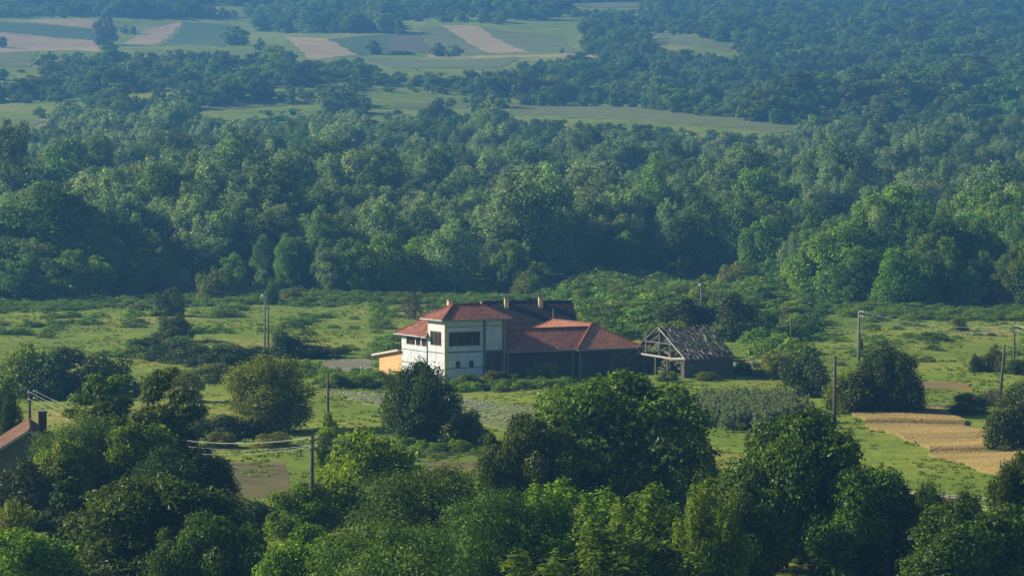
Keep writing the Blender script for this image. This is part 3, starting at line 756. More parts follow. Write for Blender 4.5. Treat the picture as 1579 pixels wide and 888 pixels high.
# ruined barn: bare rafters
bx, by, bz = G(1055, 583)
ruin = empty('ruined_barn', (bx, by, bz - .05), RZ, 'collapsed old barn with bare grey rafters and open gable', 'barn')
RU, RV, RE, RH = 6.4, 11.2, 2.15, 3.25
MB().box(0, RU, 0, .4, -.6, RE - .1).build('wall', M['brick2'], ruin)
MB().box(.05, .4, .41, .8, -.6, RE - .3).build('wall', M['brick'], ruin)
for yy_ in (3.6, 6.2, 8.8, RV - .1): MB().bar((.05, yy_, -.3), (0, yy_, RE - .05), .16, .16).build('post', M['oldwood'], ruin)
MB().box(0, RU, RV - .4, RV, -.6, RE - .1).build('wall', M['brick'], ruin)
MB().box(RU - .4, RU, .41, RV - .41, -.6, RE + .6).build('wall', M['brick'], ruin)
rr = random.Random(5)
mid = RV / 2
for pts, mt in (([(-.15,-.25,RE-.02),(2.2,-.28,RE-.12),(4.4,-.2,RE+.02),(6.5,-.25,RE)], 'oldwood'), ([(-.12,RV+.2,RE+.03),(3,RV+.2,RE-.05),(6.5,RV+.2,RE)], 'oldwood'),
            ([(-.1,-.3,RE+.06),(-.14,2.6,RE-.10),(-.1,5.4,RE-.02),(-.12,8.2,RE+.02),(-.1,RV+.3,RE+.1)], 'paletimber')):
    MB().tube(pts, 0.13, 6).build('wall_plate', M[mt], ruin)
MB().tube([(-.1,mid,RE+RH-.1),(2.5,mid,RE+RH-.22),(6.5,mid,RE+RH-.02)], 0.09, 6).build('ridge_beam', M['oldwood'], ruin)
for k in range(12):
    x = -.1 + k * .595
    dzv = rr.uniform(-.12, .06); lean = rr.uniform(-.12, .12)
    a = (x, -.45, RE - .02); b = (x + lean, mid, RE + RH + dzv)
    if k in (3, 5): b = tuple(a[i] + (b[i] - a[i]) * .8 for i in range(3))
    MB().bar(a, b, .11, .13).build('rafter', M['paletimber' if k == 0 else 'oldwood'], ruin)
    a = (x + rr.uniform(-.1, .1), RV + .4, RE); b = (x + lean, mid + .05, RE + RH + dzv)
    if k not in (4, 8): MB().bar(a, b, .11, .13).build('rafter', M['oldwood'], ruin)
MB().bar((1.9, .6, RE + .3), (-.15, 3.9, RE + 2.35), .16, .16).build('brace', M['paletimber'], ruin)
for y, zt in ((mid - .3, RE + RH - .3), (mid + 2.6, RE + 2.4), (mid - 2.7, RE + 1.5)):
    MB().bar((-.02, y, RE - .1), (.05, y + .05, zt), .15, .15).build('post', M['oldwood'], ruin)
MB().bar((0, mid - 2.9, RE + 1.5), (.02, mid + 2.9, RE + 1.55), .13, .15).build('collar_beam', M['oldwood'], ruin)
for k in range(1, 5): MB().bar((k * 1.4, mid - 2.6, RE + 1.75), (k * 1.4, mid + 2.6, RE + 1.7), .1, .14).build('collar_beam', M['oldwood'], ruin)
for j in range(15):
    t = (j + .5) / 15
    for side in (0, 1):
        x = -.2
        while x < RU:
            ln = rr.uniform(.9, 2.4); x2 = min(RU + .15, x + ln)
            dens = (0.5 + 0.48 * sstep(1.2, 3.6, (x + x2) / 2)) if side == 0 else 0.85  # back slope battens packed denser to darken the gable interior
            if t > .82: dens *= .35
            if rr.random() < dens:
                y = -.45 + t * (mid + .45) if side == 0 else RV + .4 - t * (mid + .4)
                z = RE + t * RH + .10
                MB().bar((x, y, z + rr.uniform(-.05, .04)), (x2 - .04, y + rr.uniform(-.08, .08), z + rr.uniform(-.08, .05)), .07, .05).build('batten', M['oldwood' if rr.random() < .75 else 'darkwood'], ruin)
            x = x2
# scraps of boarding left on the front slope
for k in range(80):
    x = rr.uniform(.9, RU - .3); t = rr.uniform(.03, .85); y = -.45 + t * (mid + .45); z = RE + t * RH + .15
    l = rr.uniform(.4, 1.1); sl = RH / (mid + .45)
    MB().bar((x, y, z), (x + rr.uniform(-.3, .3), y + l, z + l * sl * rr.uniform(.8, 1.1)), rr.uniform(.10, .26), .03).build('loose_or_filler_board', M[rr.choice(['oldwood', 'darkwood', 'darkwood', 'darkwood', 'paletimber'])], ruin)
for k in range(70):  # dark boards added on the back slope so the open gable looks dark
    x = rr.uniform(.2, RU - .4); t = rr.uniform(.03, .9); y = RV + .4 - t * (mid + .4); z = RE + t * RH + .14; l = rr.uniform(.5, 1.3); sl = RH / (mid + .4)
    MB().bar((x, y, z), (x + rr.uniform(-.2, .2), y - l, z + l * sl), rr.uniform(.18, .34), .03).build('loose_or_filler_board', M['darkwood'], ruin)
mb = MB()
for k in range(130):
    a = rr.random() * 6.28; q = rr.random() ** .5
    p = Vector((2.3 + math.cos(a) * q * 1.5, 5.6 + math.sin(a) * q * 2.6, 0)); p.z = .2 + (1 - q) * 3.2
    mb.bar(p, p + Vector((rr.uniform(-.7, .7), rr.uniform(-.7, .7), rr.uniform(-.2, .35))), .28, .14)
tag(mb.build('hay_heap', M['hay'], ruin), kind='stuff')

# cottage at the left edge, mostly hidden by trees
cd = 206.0; cx = X_at(44, cd); cz = float(hgt(cx, cd))
cot = empty('cottage', (cx, cd, cz - .05), R(-80), 'cottage with brown tiled roof and red brick chimney among trees', 'house')
zrg = Z_at(661, cd) - cz; ze = zrg - 2.6
mb = MB(); mb.poly([(-8,-3.4,-.6),(0,-3.4,-.6),(0,3.4,-.6),(-8,3.4,-.6),(-8,-3.4,ze+.2),(0,-3.4,ze+.2),(0,3.4,ze+.2),(-8,3.4,ze+.2),(-8,0,zrg-.2),(0,0,zrg-.2)],
    [(0,1,5,4),(1,2,6,9,5),(2,3,7,6),(3,0,4,8,7),(4,5,9,8),(6,7,8,9)]); mb.build('wall', M['cotwall'], cot)
rC = tiled_roof(cot, [([(-8.5,-4.2,ze),(.6,-4.2,ze),(.6,0,zrg),(-8.5,0,zrg)],(1,0,0)), ([(-8.5,4.2,ze),(.6,4.2,ze),(.6,0,zrg),(-8.5,0,zrg)],(1,0,0))], M['tile_brown'], None, seed=31)
ridge(rC, [((-8.5,0,zrg),(.6,0,zrg))], M['tile_brown'])
chimney(rC, -2.6, .95, zrg - 1.2, zrg + 1.0, .6, 'tile_brown')
MB().bar((.62, -4.2, ze), (.62, 0, zrg), .06, .16).build('verge_board', M['paletimber'], rC)
MB().bar((.62, 4.2, ze), (.62, 0, zrg), .06, .16).build('verge_board', M['paletimber'], rC)
window_x_ = MB().box(.0, .05, -1.6, -.5, 1.0, 2.2).build('window', M['glass'], cot)

# flat cart beside the lean-to
qx, qy, qz = G(563, 575)
cart = empty('flatbed_cart', (qx, qy, qz), R(8), 'low white flatbed cart parked beside the orange lean to', 'cart')
MB().box(-.55, .55, -.4, .4, .42, .56).build('bed', M['plaster'], cart)
MB().box(-.55, -.49, -.4, .4, .56, .75).build('headboard', M['plaster'], cart)
MB().bar((.5, 0, .45), (1.1, 0, .2), .08, .08).build('drawbar', M['darkwood'], cart)
for sy in (-1, 1):
    MB().tube([(0, sy * .32, .25), (0, sy * .42, .25)], .25, 14).build('wheel', M['rubber'], cart)

# ------------------------------------------------------------------ poles and wires
def pole(px, d, pytop, label, r=0.13, mat='polewood', arms=1, name='utility_pole', lean=(0, 0), lamp=False, armdir=0.0, ins=True, group=None):
    x = X_at(px, d); z = float(hgt(x, d)); h = Z_at(pytop, d) - z
    e = empty(name, (x, d, z - .05), armdir, label, 'pole', group)
    top = Vector((lean[0], lean[1], h))
    MB().tube([(0, 0, -.4), tuple(top * .5), tuple(top)], [r * 1.2, r, r * .8], 9).build('shaft', M[mat], e, True)
    pts = []
    for k in range(arms):
        zz = h - .25 - .55 * k
        c = top * (zz / h)
        am = MB().bar((c.x - .75, c.y - .13, zz), (c.x + .75, c.y - .13, zz), .09, .09).build('crossarm', M[mat], e)
        for s in (-.65, .65):
            if ins: MB().tube([(c.x + s, c.y - .13, zz + .04), (c.x + s, c.y - .13, zz + .12), (c.x + s, c.y - .13, zz + .2)], [.03, .06, .04], 7).build('insulator', M['ceramic'], am)
            pts.append(Matrix.Rotation(armdir, 4, 'Z') @ Vector((c.x + s, c.y - .13, zz + .2)) + Vector((x, d, z - .05)))
    if lamp:
        MB().tube([(top.x, top.y, h - .3), (top.x - .1, top.y - .3, h + .05), (top.x - .15, top.y - .7, h + .15)], .04, 6).build('lamp_arm', M['metal'], e)
        MB().tube([(top.x - .1, top.y - .6, h + .1), (top.x - .2, top.y - 1.0, h + .22), (top.x - .25, top.y - 1.3, h + .2)], [.12, .2, .08], 8).build('lamp_head', M['ceramic'], e)
    return pts
pA = pole(44, 222, 600, 'grey power pole rising behind the brown roofed cottage', arms=2, armdir=R(80))
pB = pole(480, 186, 671, 'wooden power pole carrying four wires beside the brown garden plot', arms=2, armdir=R(75), r=.15)
pC = pole(955, 222, 690, 'power pole standing behind the big walnut trees', arms=2, armdir=R(80))
pD = pole(1660, 178, 775, 'power pole beyond the wheat field corner bushes', arms=2, armdir=R(80))
pE = pole(1325, 351, 478, 'ivy clad power pole in the meadow behind the thicket', r=.17, mat='poleconc', arms=2, armdir=R(80))
pF = pole(1565, 343, 500, 'slim power pole in the meadow carrying the sagging wires', r=.11, arms=2, armdir=R(80))
pI = pole(1700, 330, 512, 'power pole further along the meadow wire line', r=.11, arms=2, armdir=R(80))
pole(1288, 268, 548, 'bare wooden pole standing at the corner of the thicket', r=.17, arms=0)
pole(1543, 298, 531, 'leaning wooden pole beside the dark reddish hedge', r=.14, arms=0, lean=(.45, 0))
pole(1220, 372, 492, 'short wooden pole among scrub behind the ruined barn', r=.13, arms=1, ins=False)
pole(505, 248, 573, 'slim weathered pole overgrown at its top beside the round tree', r=.12, arms=0)
pole(408, 362, 458, 'street lamp pole with white lamp head by the dark hedge', r=.11, arms=0, lamp=True, name='street_lamp', mat='poleconc')
pole(413.5, 366, 470, 'bare pole close beside the white headed street lamp', r=.1, arms=0)
pole(1081, 398, 441, 'street lamp with white head rising out of the scrub', r=.1, arms=0, lamp=True, name='street_lamp', mat='poleconc')
def wire(a, b, sag, label, group, r=0.016):
    pts = []
    for i in range(25):
        t = i / 24; p = Vector(a).lerp(Vector(b), t); p.z -= sag * 4 * t * (1 - t); pts.append(p)
    mb = MB(); mb.tube([p - pts[0] for p in pts], r, 5)
    o = mb.build('power_line', M['wire'], None, True); o.location = pts[0]
    tag(o, label, 'wire', group)
for a, b, sg, lb, g in ((pA, pB, 1.7, 'sagging power wire from the cottage pole to the garden pole', 'wires by the cottage'),
                    (pB, pC, .75, 'power wire running from the garden pole behind the big walnuts', 'wires behind the walnuts'),
                    (pC, pD, .6, 'power wire crossing the grass below the wheat field', 'wires below the wheat field'),
                    (pE, pF, .9, 'sagging wire from the ivy clad pole to the slim meadow pole', 'wires over the meadow'),
                    (pF, pI, .5, 'wire leaving the slim meadow pole past the scrub', 'wires past the slim pole')):
    for k, (p, q) in enumerate(zip(a, b)): wire(p, q, sg * (1 + .08 * (k % 3)), lb, g, 0.014 if a is pE or a is pF else (0.008 if a is pA else 0.013))

# ------------------------------------------------------------------ foreground trees
T = tree_px
T('walnut', 945, 206, 577, 290, 'big dense walnut tree standing before the long red roofed outbuilding', 'walnut_tree', var=0, rz=1.0)
T('walnut', 815, 199, 640, 130, 'lower leafy walnut leaning against the big dense walnut', 'walnut_tree', var=1)
T('walnut', 1060, 201, 668, 110, 'dark walnut filling the shaded side of the big dense walnut', 'walnut_tree', var=2)
T('walnut', 1235, 176, 636, 250, 'tall broad leaved walnut before the golden wheat field', 'walnut_tree', var=1, rz=2.2)
T('walnut', 1330, 172, 720, 190, 'shaded lower walnut beside the tall one before the wheat field', 'walnut_tree', var=2)
T('walnut', 1140, 168, 745, 150, 'walnut sapling crown under the tall walnut before the wheat', 'walnut_tree', var=0)
T('upright', 870, 160, 742, 190, 'light green young tree with upright shoots below the big dense walnut', 'young_tree', var=0)
T('upright', 1000, 158, 748, 190, 'light green young tree with pointed leaders between the two walnuts', 'young_tree', var=1)
T('upright', 1095, 155, 742, 110, 'slender light green sapling touching the tall walnut', 'young_tree', var=0, rz=2.0)
T('upright', 940, 146, 812, 300, 'low light green growth under the upright young trees', 'young_tree', var=1, rz=3.0)
T('robinia', 660, 168, 718, 270, 'feathery dark green robinia beside the power wires', 'robinia_tree', var=0)
T('robinia', 770, 160, 755, 200, 'feathery robinia spreading beside the upright young trees', 'robinia_tree', var=1)
T('robinia', 600, 150, 800, 240, 'low feathery robinia above the bright bush', 'robinia_tree', var=1, rz=4.0)
T('bright', 565, 192, 664, 165, 'bright leafy tree just right of the garden power pole', 'maple_tree', var=0)
T('bright', 470, 187, 742, 120, 'bright leafy tree at the foot of the garden power pole', 'maple_tree', var=1)
T('bright', 505, 216, 637, 60, 'small leafy tree at the foot of the slim weathered pole', 'maple_tree', var=2)
T('bright', 475, 155, 806, 190, 'bright green bush beside the brown garden plot', 'leafy_bush', 'bush', var=2)
T('tiered', 160, 207, 578, 125, 'tree with tiered sunlit boughs beside the cottage chimney', 'tiered_tree', var=0)
T('tiered', 252, 204, 567, 110, 'narrower tree with tiered boughs before the meadow gap', 'tiered_tree', var=1)
T('robinia', 130, 200, 640, 150, 'grey green tree hiding the cottage gable', 'leafy_tree', var=0, rz=1.0)
T('bright', 215, 199, 650, 130, 'tree with hanging sunlit boughs under the tiered trees', 'leafy_tree', var=1, rz=2.0)
T('bright', 92, 197, 676, 90, 'small bright tree against the cottage roof', 'leafy_tree', var=0, rz=1.0)
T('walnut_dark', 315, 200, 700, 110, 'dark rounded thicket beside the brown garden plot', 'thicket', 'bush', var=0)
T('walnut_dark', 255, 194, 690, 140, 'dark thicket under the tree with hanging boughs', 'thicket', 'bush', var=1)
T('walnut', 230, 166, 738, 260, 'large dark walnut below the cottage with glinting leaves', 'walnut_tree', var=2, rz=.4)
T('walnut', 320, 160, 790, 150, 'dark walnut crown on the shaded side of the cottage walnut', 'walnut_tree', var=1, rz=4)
T('spruce', 100, 172, 702, 100, 'dark pointed spruce in front of the cottage', 'spruce_tree')
T('bright', 35, 158, 815, 170, 'olive green bush below the dark spruce', 'leafy_bush', 'bush', var=0, rz=5)
T('greybush', 25, 172, 768, 110, 'pale weedy bush before the cottage wall', 'weedy_bush', 'bush')
T('walnut', 1500, 163, 775, 215, 'broad leafy tree under the wires below the wheat field', 'leafy_tree', var=0, rz=3.3)
T('walnut_dark', 1435, 170, 742, 60, 'dark narrow sapling below the wheat field', 'leafy_tree', var=0)
T('walnut_dark', 1490, 172, 755, 70, 'small dark sapling under the sagging wires', 'leafy_tree', var=1)
T('walnut', 1585, 180, 690, 90, 'leafy tree at the corner of the wheat field', 'leafy_tree', var=1, rz=1.3)
T('walnut_dark', 8, 232, 590, 50, 'dark tree leaning in beside the cottage pole', 'leafy_tree', var=1)
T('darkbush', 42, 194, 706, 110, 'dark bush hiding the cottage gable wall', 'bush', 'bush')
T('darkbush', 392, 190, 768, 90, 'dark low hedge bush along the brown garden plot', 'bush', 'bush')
for k, p in enumerate((380, 399)):
    x = X_at(p, 192); z = float(hgt(x, 192))
    o = MB().bar((0, 0, -.3), (.05, 0, 1.45), .09, .09).build('fence_post', M['paletimber']); o.location = (x, 192, z)
    tag(o, 'short pale wooden post before the dark hedge bush', 'post', 'pale posts by the garden plot')
# ------------------------------------------------------------------ trees and bushes of the valley floor
B = bush_px
B('pale_round', 416, 668, 128, 122, 'round pale green tree on the grass beside the mown strip', 'round_tree', 'tree', var=0)
B('walnut_dark', 648, 684, 116, 128, 'tall dark bushy tree before the white house', 'bushy_tree', 'tree', var=1, rz=1.0)
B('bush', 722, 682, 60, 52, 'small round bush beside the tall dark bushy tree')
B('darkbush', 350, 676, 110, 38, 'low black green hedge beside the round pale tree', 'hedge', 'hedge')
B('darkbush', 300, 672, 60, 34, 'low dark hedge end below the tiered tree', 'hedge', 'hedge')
for px, pb, w, h, kd, lb in (
    (40, 612, 95, 85, 'bush', 'leafy tree at the sunlit end of the big dark thicket'),
    (95, 614, 110, 80, 'darkbush', 'big dark thicket behind the cottage pole'),
    (160, 614, 100, 72, 'darkbush', 'rounded end of the big dark thicket'),
    (270, 526, 58, 44, 'darkbush', 'dark round bush in the middle of the scrubby meadow'),
    (265, 487, 48, 46, 'darkbush', 'dark tree standing just behind the round meadow bush'),
    (225, 549, 70, 30, 'darkbush', 'dark hedge bush near the big thicket'),
    (285, 560, 90, 36, 'darkbush', 'dark hedge bush below the round meadow bush'),
    (345, 572, 80, 44, 'darkbush', 'tall dark hedge bush left of the street lamp'),
    (330, 590, 70, 32, 'greybush', 'grey green bush in front of the dark hedge'),
    (395, 562, 60, 30, 'darkbush', 'dark hedge bush at the foot of the street lamp'),
    (435, 552, 50, 44, 'darkbush', 'rounded dark bush right of the street lamp'),
    (490, 551, 70, 20, 'darkbush', 'low dark hedge by the gravel yard'),
    (252, 557, 80, 30, 'darkbush', 'dark hedge bush between the big thicket and the round bush'),
    (318, 566, 70, 34, 'darkbush', 'dark hedge bush filling the hedge before the meadow'),
    (372, 569, 60, 34, 'darkbush', 'dark hedge bush beside the tall hedge bush by the lamp'),
    (460, 552, 60, 26, 'darkbush', 'dark hedge bush linking the lamp bush and gravel yard'),
    (530, 546, 24, 16, 'bush', 'small green bush on the gravel yard'),
    (285, 620, 50, 50, 'greybush', 'tall grey green weeds behind the tiered tree'),
    (640, 492, 46, 46, 'deadbush', 'brownish leafless bush behind the white house'),
    (1130, 524, 90, 74, 'darkbush', 'large dark tree behind the ruined barn'),
    (1060, 517, 90, 60, 'darkbush', 'dark bushy tree left of the large one behind the barn'),
    (1000, 512, 80, 40, 'bush', 'leafy bush between outbuilding and ruined barn roofs'),
    (945, 508, 70, 36, 'bush', 'leafy bush above the orange hipped roof'),
    (1145, 578, 36, 24, 'darkbush', 'dark bush against the ruined barn wall'),
    (1200, 584, 56, 44, 'greybush', 'grey green bush beside the ruined barn field'),
    (1246, 612, 80, 70, 'darkbush', 'dark round bush left of the bare wooden pole'),
    (1312, 636, 80, 68, 'bush', 'leafy bush right of the bare wooden pole'),
    (1368, 636, 96, 104, 'walnut_dark', 'tall dark thicket tree at the head of the wheat field'),
    (1405, 634, 50, 50, 'darkbush', 'dark shaded end of the wheat field thicket'),
    (1505, 574, 24, 30, 'darkbush', 'small dark bush alone in the meadow'),
    (1532, 572, 44, 42, 'bush', 'small feathery bush by the leaning pole'),
    (1570, 576, 60, 24, 'bush', 'low spreading bush below the slim meadow pole'),
    (1490, 637, 80, 34, 'darkbush', 'low dark hedge bush beside the golden strip'),
    (1530, 625, 70, 28, 'deadbush', 'reddish brown hedge bush beside the leaning pole'),
    (1560, 694, 100, 84, 'darkbush', 'large dark bush on the edge of the wheat field'),
    (1590, 640, 80, 60, 'darkbush', 'dark bush behind the large wheat edge bush'),
    (1480, 510, 36, 22, 'bush', 'small bush under the sagging meadow wires'),
    (1030, 588, 40, 18, 'greybush', 'pale weedy bush against the ruined barn corner'),
    (1088, 586, 44, 14, 'bush', 'low weedy bush along the ruined barn wall'),
    (1110, 618, 14, 8, 'darkbush', 'tiny dark bush alone in the barn field'),
    (800, 592, 60, 22, 'bush', 'green bush against the long outbuilding wall'),
    (838, 590, 60, 32, 'greybush', 'grey bush against the long outbuilding wall'),
    (765, 593, 34, 24, 'greybush', 'pale bush at the foot of the white house wall'),
    (720, 597, 50, 22, 'bush', 'low bush under the small ground floor windows'),
    (590, 592, 40, 18, 'bush', 'low bush before the orange lean to'),
    (555, 598, 50, 22, 'bush', 'leafy bush beside the white flatbed cart'),
    (520, 598, 44, 24, 'bush', 'leafy bush before the gravel yard'),
    (420, 690, 70, 26, 'greybush', 'pale weedy bush below the round pale tree'),
    (340, 692, 60, 28, 'greybush', 'pale weedy bush above the brown garden plot'),
    (1327, 542, 9, 28, 'bush', 'ivy clump climbing the concrete power pole')):
    B(kd, px, pb, w, h, lb, var=None if kd != 'walnut_dark' else 1)
for k, (px, pb, h) in enumerate(((1348, 517, 10), (1362, 518, 12), (1367, 517, 9))):
    x, y, z = G(px, pb); e = empty('yellow_flower_plant', (x, y, z), 0, 'tall plant with yellow flower spikes behind the thicket', 'flower', 'yellow flower spikes')
    cm = SPEC['weed'][k][0].copy(); cm.materials.clear(); cm.materials.append(M['flower'])
    c = mesh_obj('flower_spike', cm, e); c.location = (0, 0, .25); c.scale = (.5, .5, h * y / F_PX)
    MB().tube([(0, 0, -.1), (0, 0, .5)], .03, 5).build('stem', M['bark'], e)

# ------------------------------------------------------------------ the wood behind the meadow and the woods on the hill
EDGE = np.array([(-200,470),(0,470),(100,466),(250,461),(400,456),(500,460),(640,455),(760,456),(900,441),(1000,431),(1100,443),(1200,458),(1300,474),(1450,482),(1579,482),(1800,482)], float)
def vnoise(x, y, s, seed):
    r = np.random.default_rng(seed); ph = r.random((5, 3)) * 6.28; o = 0
    for k in range(5):
        a = ph[k, 0]; f = (0.7 + 0.5 * k) / s
        o = o + np.sin((x * math.cos(a) + y * math.sin(a)) * f * 6.28 + ph[k, 1]) / (1 + .4 * k)
    return o / 2.2
def jgrid(y0, y1, s, seed, margin=1.12):
    r = np.random.default_rng(seed); out = []
    y = y0
    while y < y1:
        w = 0.1763 * y * margin + 12
        xs = np.arange(-w, w, s) + r.uniform(-.5, .5, len(np.arange(-w, w, s))) * s * .9
        out.append(np.stack([xs + (int(y / s) % 2) * s / 2, y + r.uniform(-.45, .45, len(xs)) * s], -1)); y += s
    return np.concatenate(out)
def covers(x, y, h, w):
    """true where a plant of that size would hide one of the open fields"""
    z = hgt(x, y); bad = np.zeros(len(x), bool)
    for f in np.linspace(.1, 1, 8):
        px, py = PIX(x, y, z + h * f)
        hwp = w * .4 * F_PX / y
        for poly in FIELDS[:len(FAR)]:
            for k_ in (-1, 0, 1): bad |= inpoly(px + k_ * hwp, py, poly)
    return bad
P = jgrid(478, 1000, 7.0, 3); x, y = P[:, 0], P[:, 1]
px, py = PIX(x, y, hgt(x, y))
ok = py < np.interp(px, EDGE[:, 0], EDGE[:, 1]) - 2
x, y, px, py = x[ok], y[ok], px[ok], py[ok]; n = len(x)
r = np.random.default_rng(11)
nz = vnoise(x, y, 60, 4); nk = vnoise(x, y, 70, 9) + r.normal(size=n) * .35
front = np.interp(px, EDGE[:, 0], EDGE[:, 1]) - py
H_ = 12.5 + 4.6 * nz + r.normal(size=n) * 2.8
H_ += 4.0 * np.exp(-((px - 300) / 260) ** 2) * sstep(12, 50, front)
H_ -= 3.5 * sstep(1150, 1350, px) * (1 - sstep(30, 80, front))
H_ *= np.clip(0.45 + 0.55 * sstep(0, 14, front), .4, 1)
H_ = np.clip(H_, 3.5, 24)
kind = np.where(nk > .30, 0, np.where(nk > .02, 1, 2))          # 0 poplar, 1 oak, 2 silver
kind = np.where((px > 1150) & (front < 70) & (r.random(n) < .75), 3, kind)
kind = np.where((front < 9) & (r.random(n) < .6), 3, kind)
kind = np.where((np.abs(px - 870) < 130) & (front < 60) & (front > 6), 2, kind)
Wd_ = np.where(kind == 0, .44, np.where((kind == 1) | (kind == 3), .72, .44)) * H_ * r.uniform(.8, 1.5, n) + .8
bad = covers(x, y, H_, Wd_); H_[bad] *= .5; Wd_[bad] *= .7; bad = covers(x, y, H_, Wd_)
big = (H_ / y) * (1 + 0.0 * y); vis = (~bad) & (px > -20) & (px < 1600)
order = np.argsort(-(H_ * Wd_ / y ** 2) * np.where(vis, 1, 0) * np.where(front < 95, 1.0, 0.25))
one = np.zeros(n, bool); one[order[:600]] = True; one &= vis
KN = [('poplar', 'poplar_tree', ('leafy light green poplar', 'tall light green poplar')),
      ('oak', 'oak_tree', ('low rounded mid green tree', 'tall rounded mid green tree')),
      ('silver', 'aspen_tree', ('small silvery pale stemmed tree', 'tall silvery pale stemmed tree')),
      ('edge', 'shrubby_tree', ('low bright green shrubby tree', 'tall bright green shrubby tree'))]
ZN = [(150, 'behind the big dark thicket'), (420, 'behind the scrubby meadow'), (620, 'behind the street lamp and its meadow'), (900, 'behind the white house and farmhouse'),
      (1180, 'behind the scrub around the ruined barn'), (1400, 'behind the ivy clad pole'), (9999, 'behind the sagging meadow wires')]
for i in np.where(one)[0]:
    k, nm, lbs = KN[kind[i]]
    zn = next(t for lim, t in ZN if px[i] < lim)
    row = "at the wood's edge" if front[i] < 22 else ('amid the wood' if front[i] < 70 else 'deep in the wood')
    lb = lbs[int(H_[i] > 12)] + ' ' + row + ' ' + zn
    plant(k, float(x[i]), float(y[i]), float(H_[i]), float(Wd_[i]), nm, lb, 'tree', nm.replace('_', ' ') + 's ' + row + ' ' + zn, sink=.15)
T('oak', 372, 690, 206, 130, 'tallest dark rounded tree rising above the valley wood', 'oak_tree')
T('poplar', 410, 600, 240, 130, 'broad grey green tree just before the tallest dark one', 'poplar_tree')
T('oak', 493, 720, 216, 105, 'dark domed tree beside the tallest dark one in the wood', 'oak_tree')
T('poplar', 205, 640, 262, 110, 'soft rounded grey green tree amid the valley wood', 'poplar_tree')
T('oak', 20, 640, 186, 90, 'dark towering tree where the wood meets the hill clearing', 'oak_tree')
T('oak', 100, 660, 215, 100, 'dark tree with sunlit flank in the tall wood', 'oak_tree')
T('silver', 300, 560, 300, 70, 'silvery tree with a narrow crown before the tallest dark one', 'aspen_tree')
T('poplar', 255, 590, 285, 90, 'light green tree between the grey green domes', 'poplar_tree')
T('oak', 150, 700, 212, 100, 'dark tree with a broad dome against the hill', 'oak_tree')
T('silver', 555, 680, 232, 80, 'pale silvery dome beside the dark domed tree', 'aspen_tree')
T('edge', 110, 500, 385, 90, 'bright leafy tree at the foot of the tall wood', 'shrubby_tree')
T('oak', 30, 490, 390, 90, 'dark round tree at the foot of the tall wood', 'oak_tree')
T('silver', 700, 520, 340, 80, 'pale sunlit tree behind the brownish leafless bush', 'aspen_tree')
T('poplar', 1010, 620, 268, 100, 'light green crown rising behind the scrub lamp', 'poplar_tree')
T('oak', 1060, 560, 330, 90, 'dark green crown behind the ruined barn scrub', 'oak_tree')
B('greybush', 1258, 460, 80, 58, 'silvery rounded bush at the edge of the wood', 'bush')
B('greybush', 1130, 452, 60, 50, 'greyish bush near the white headed lamp in scrub')
B('bush', 815, 458, 60, 40, 'bright green bush behind the dark roofed farmhouse')
B('bush', 418, 470, 26, 40, 'slender bright bush behind the street lamp')
B('bush', 450, 466, 34, 24, 'low bright bush at the foot of the wood')
B('bush', 330, 462, 60, 50, 'bright leafy bush at the edge of the tall wood')
for px_, pb, w_, h_ in ((905, 478, 60, 34), (930, 492, 56, 30), (968, 484, 62, 34), (990, 500, 60, 34), (1030, 488, 64, 36), (1045, 470, 60, 30), (1085, 482, 64, 38), (1100, 500, 60, 40),
        (1160, 490, 50, 34), (1185, 478, 60, 30), (1010, 466, 60, 26), (950, 466, 70, 26), (1180, 505, 46, 28), (1230, 500, 60, 26)):
    B('bush' if (px_ // 5) % 3 else 'darkbush', px_, pb, w_, h_, 'leafy bush in the dense scrub behind the ruined barn', group='bushes of the scrub behind the barn')
rest = (~one) & (~bad)
protos = [c for k in ('poplar', 'oak', 'silver', 'edge') for c, _ in SPEC[k]]
offs = [0, len(SPEC['poplar']), len(SPEC['poplar']) + len(SPEC['oak']), len(SPEC['poplar']) + len(SPEC['oak']) + len(SPEC['silver'])]
cnt = [len(SPEC['poplar']), len(SPEC['oak']), len(SPEC['silver']), len(SPEC['edge'])]
ii = np.where(rest)[0]
scatter('valley_wood', 'dense mixed wood filling the valley behind the front trees', 'wood', protos,
        np.stack([x[ii], y[ii], hgt(x[ii], y[ii]) - .2], -1), r.random(len(ii)) * 6.28,
        np.stack([Wd_[ii], Wd_[ii], H_[ii]], -1), np.array([offs[k] + r.integers(cnt[k]) for k in kind[ii]]))
# hillside woods
P = jgrid(985, 2640, 8.8, 5, 1.1); x, y = P[:, 0], P[:, 1]; n = len(x)
px, py = PIX(x, y, hgt(x, y))
band = vnoise(x / 3.2, y, 75, 25)
cl = vnoise(x, y, 120, 21) * .7 + .5 * vnoise(x, y, 45, 22) + .6 * band
H_ = np.clip(6.8 + 3.4 * cl + r.normal(size=n) * 2.0, 2.2, 18)
low = (1 - sstep(-.1, .45, band + .5 * vnoise(x, y, 50, 27))) * np.where((py > 100) & (px < 820), 1.0, .55) * (py < 225)
H_ = H_ * (1 - .62 * low)
H_ = np.where((py > 55) & (px > 1100), H_ * 1.15, H_)
H_ = np.where((py < 60) & (px > 380) & (px < 610) & (py > 12), H_ + 4, H_)
Wd_ = H_ * r.uniform(.85, 1.35, n) + 1
open_ = (py < 112) & (py > 28) & (px < 900)                     # the farmed shelf of the hill carries only odd trees
drop = (cl < np.where((py > 100) & (px < 800), -.08, -.5)) | (open_ & (r.random(n) < .995) & ~((py > 92) & (cl > -.3)) & ~((py < 52) & (px > 395) & (px < 600)) & ~((py < 36) & (cl > -.2) & (px > 600)))
bad = covers(x, y, H_, Wd_); H_[bad] *= .45; Wd_[bad] *= .55; bad = covers(x, y, H_, Wd_)
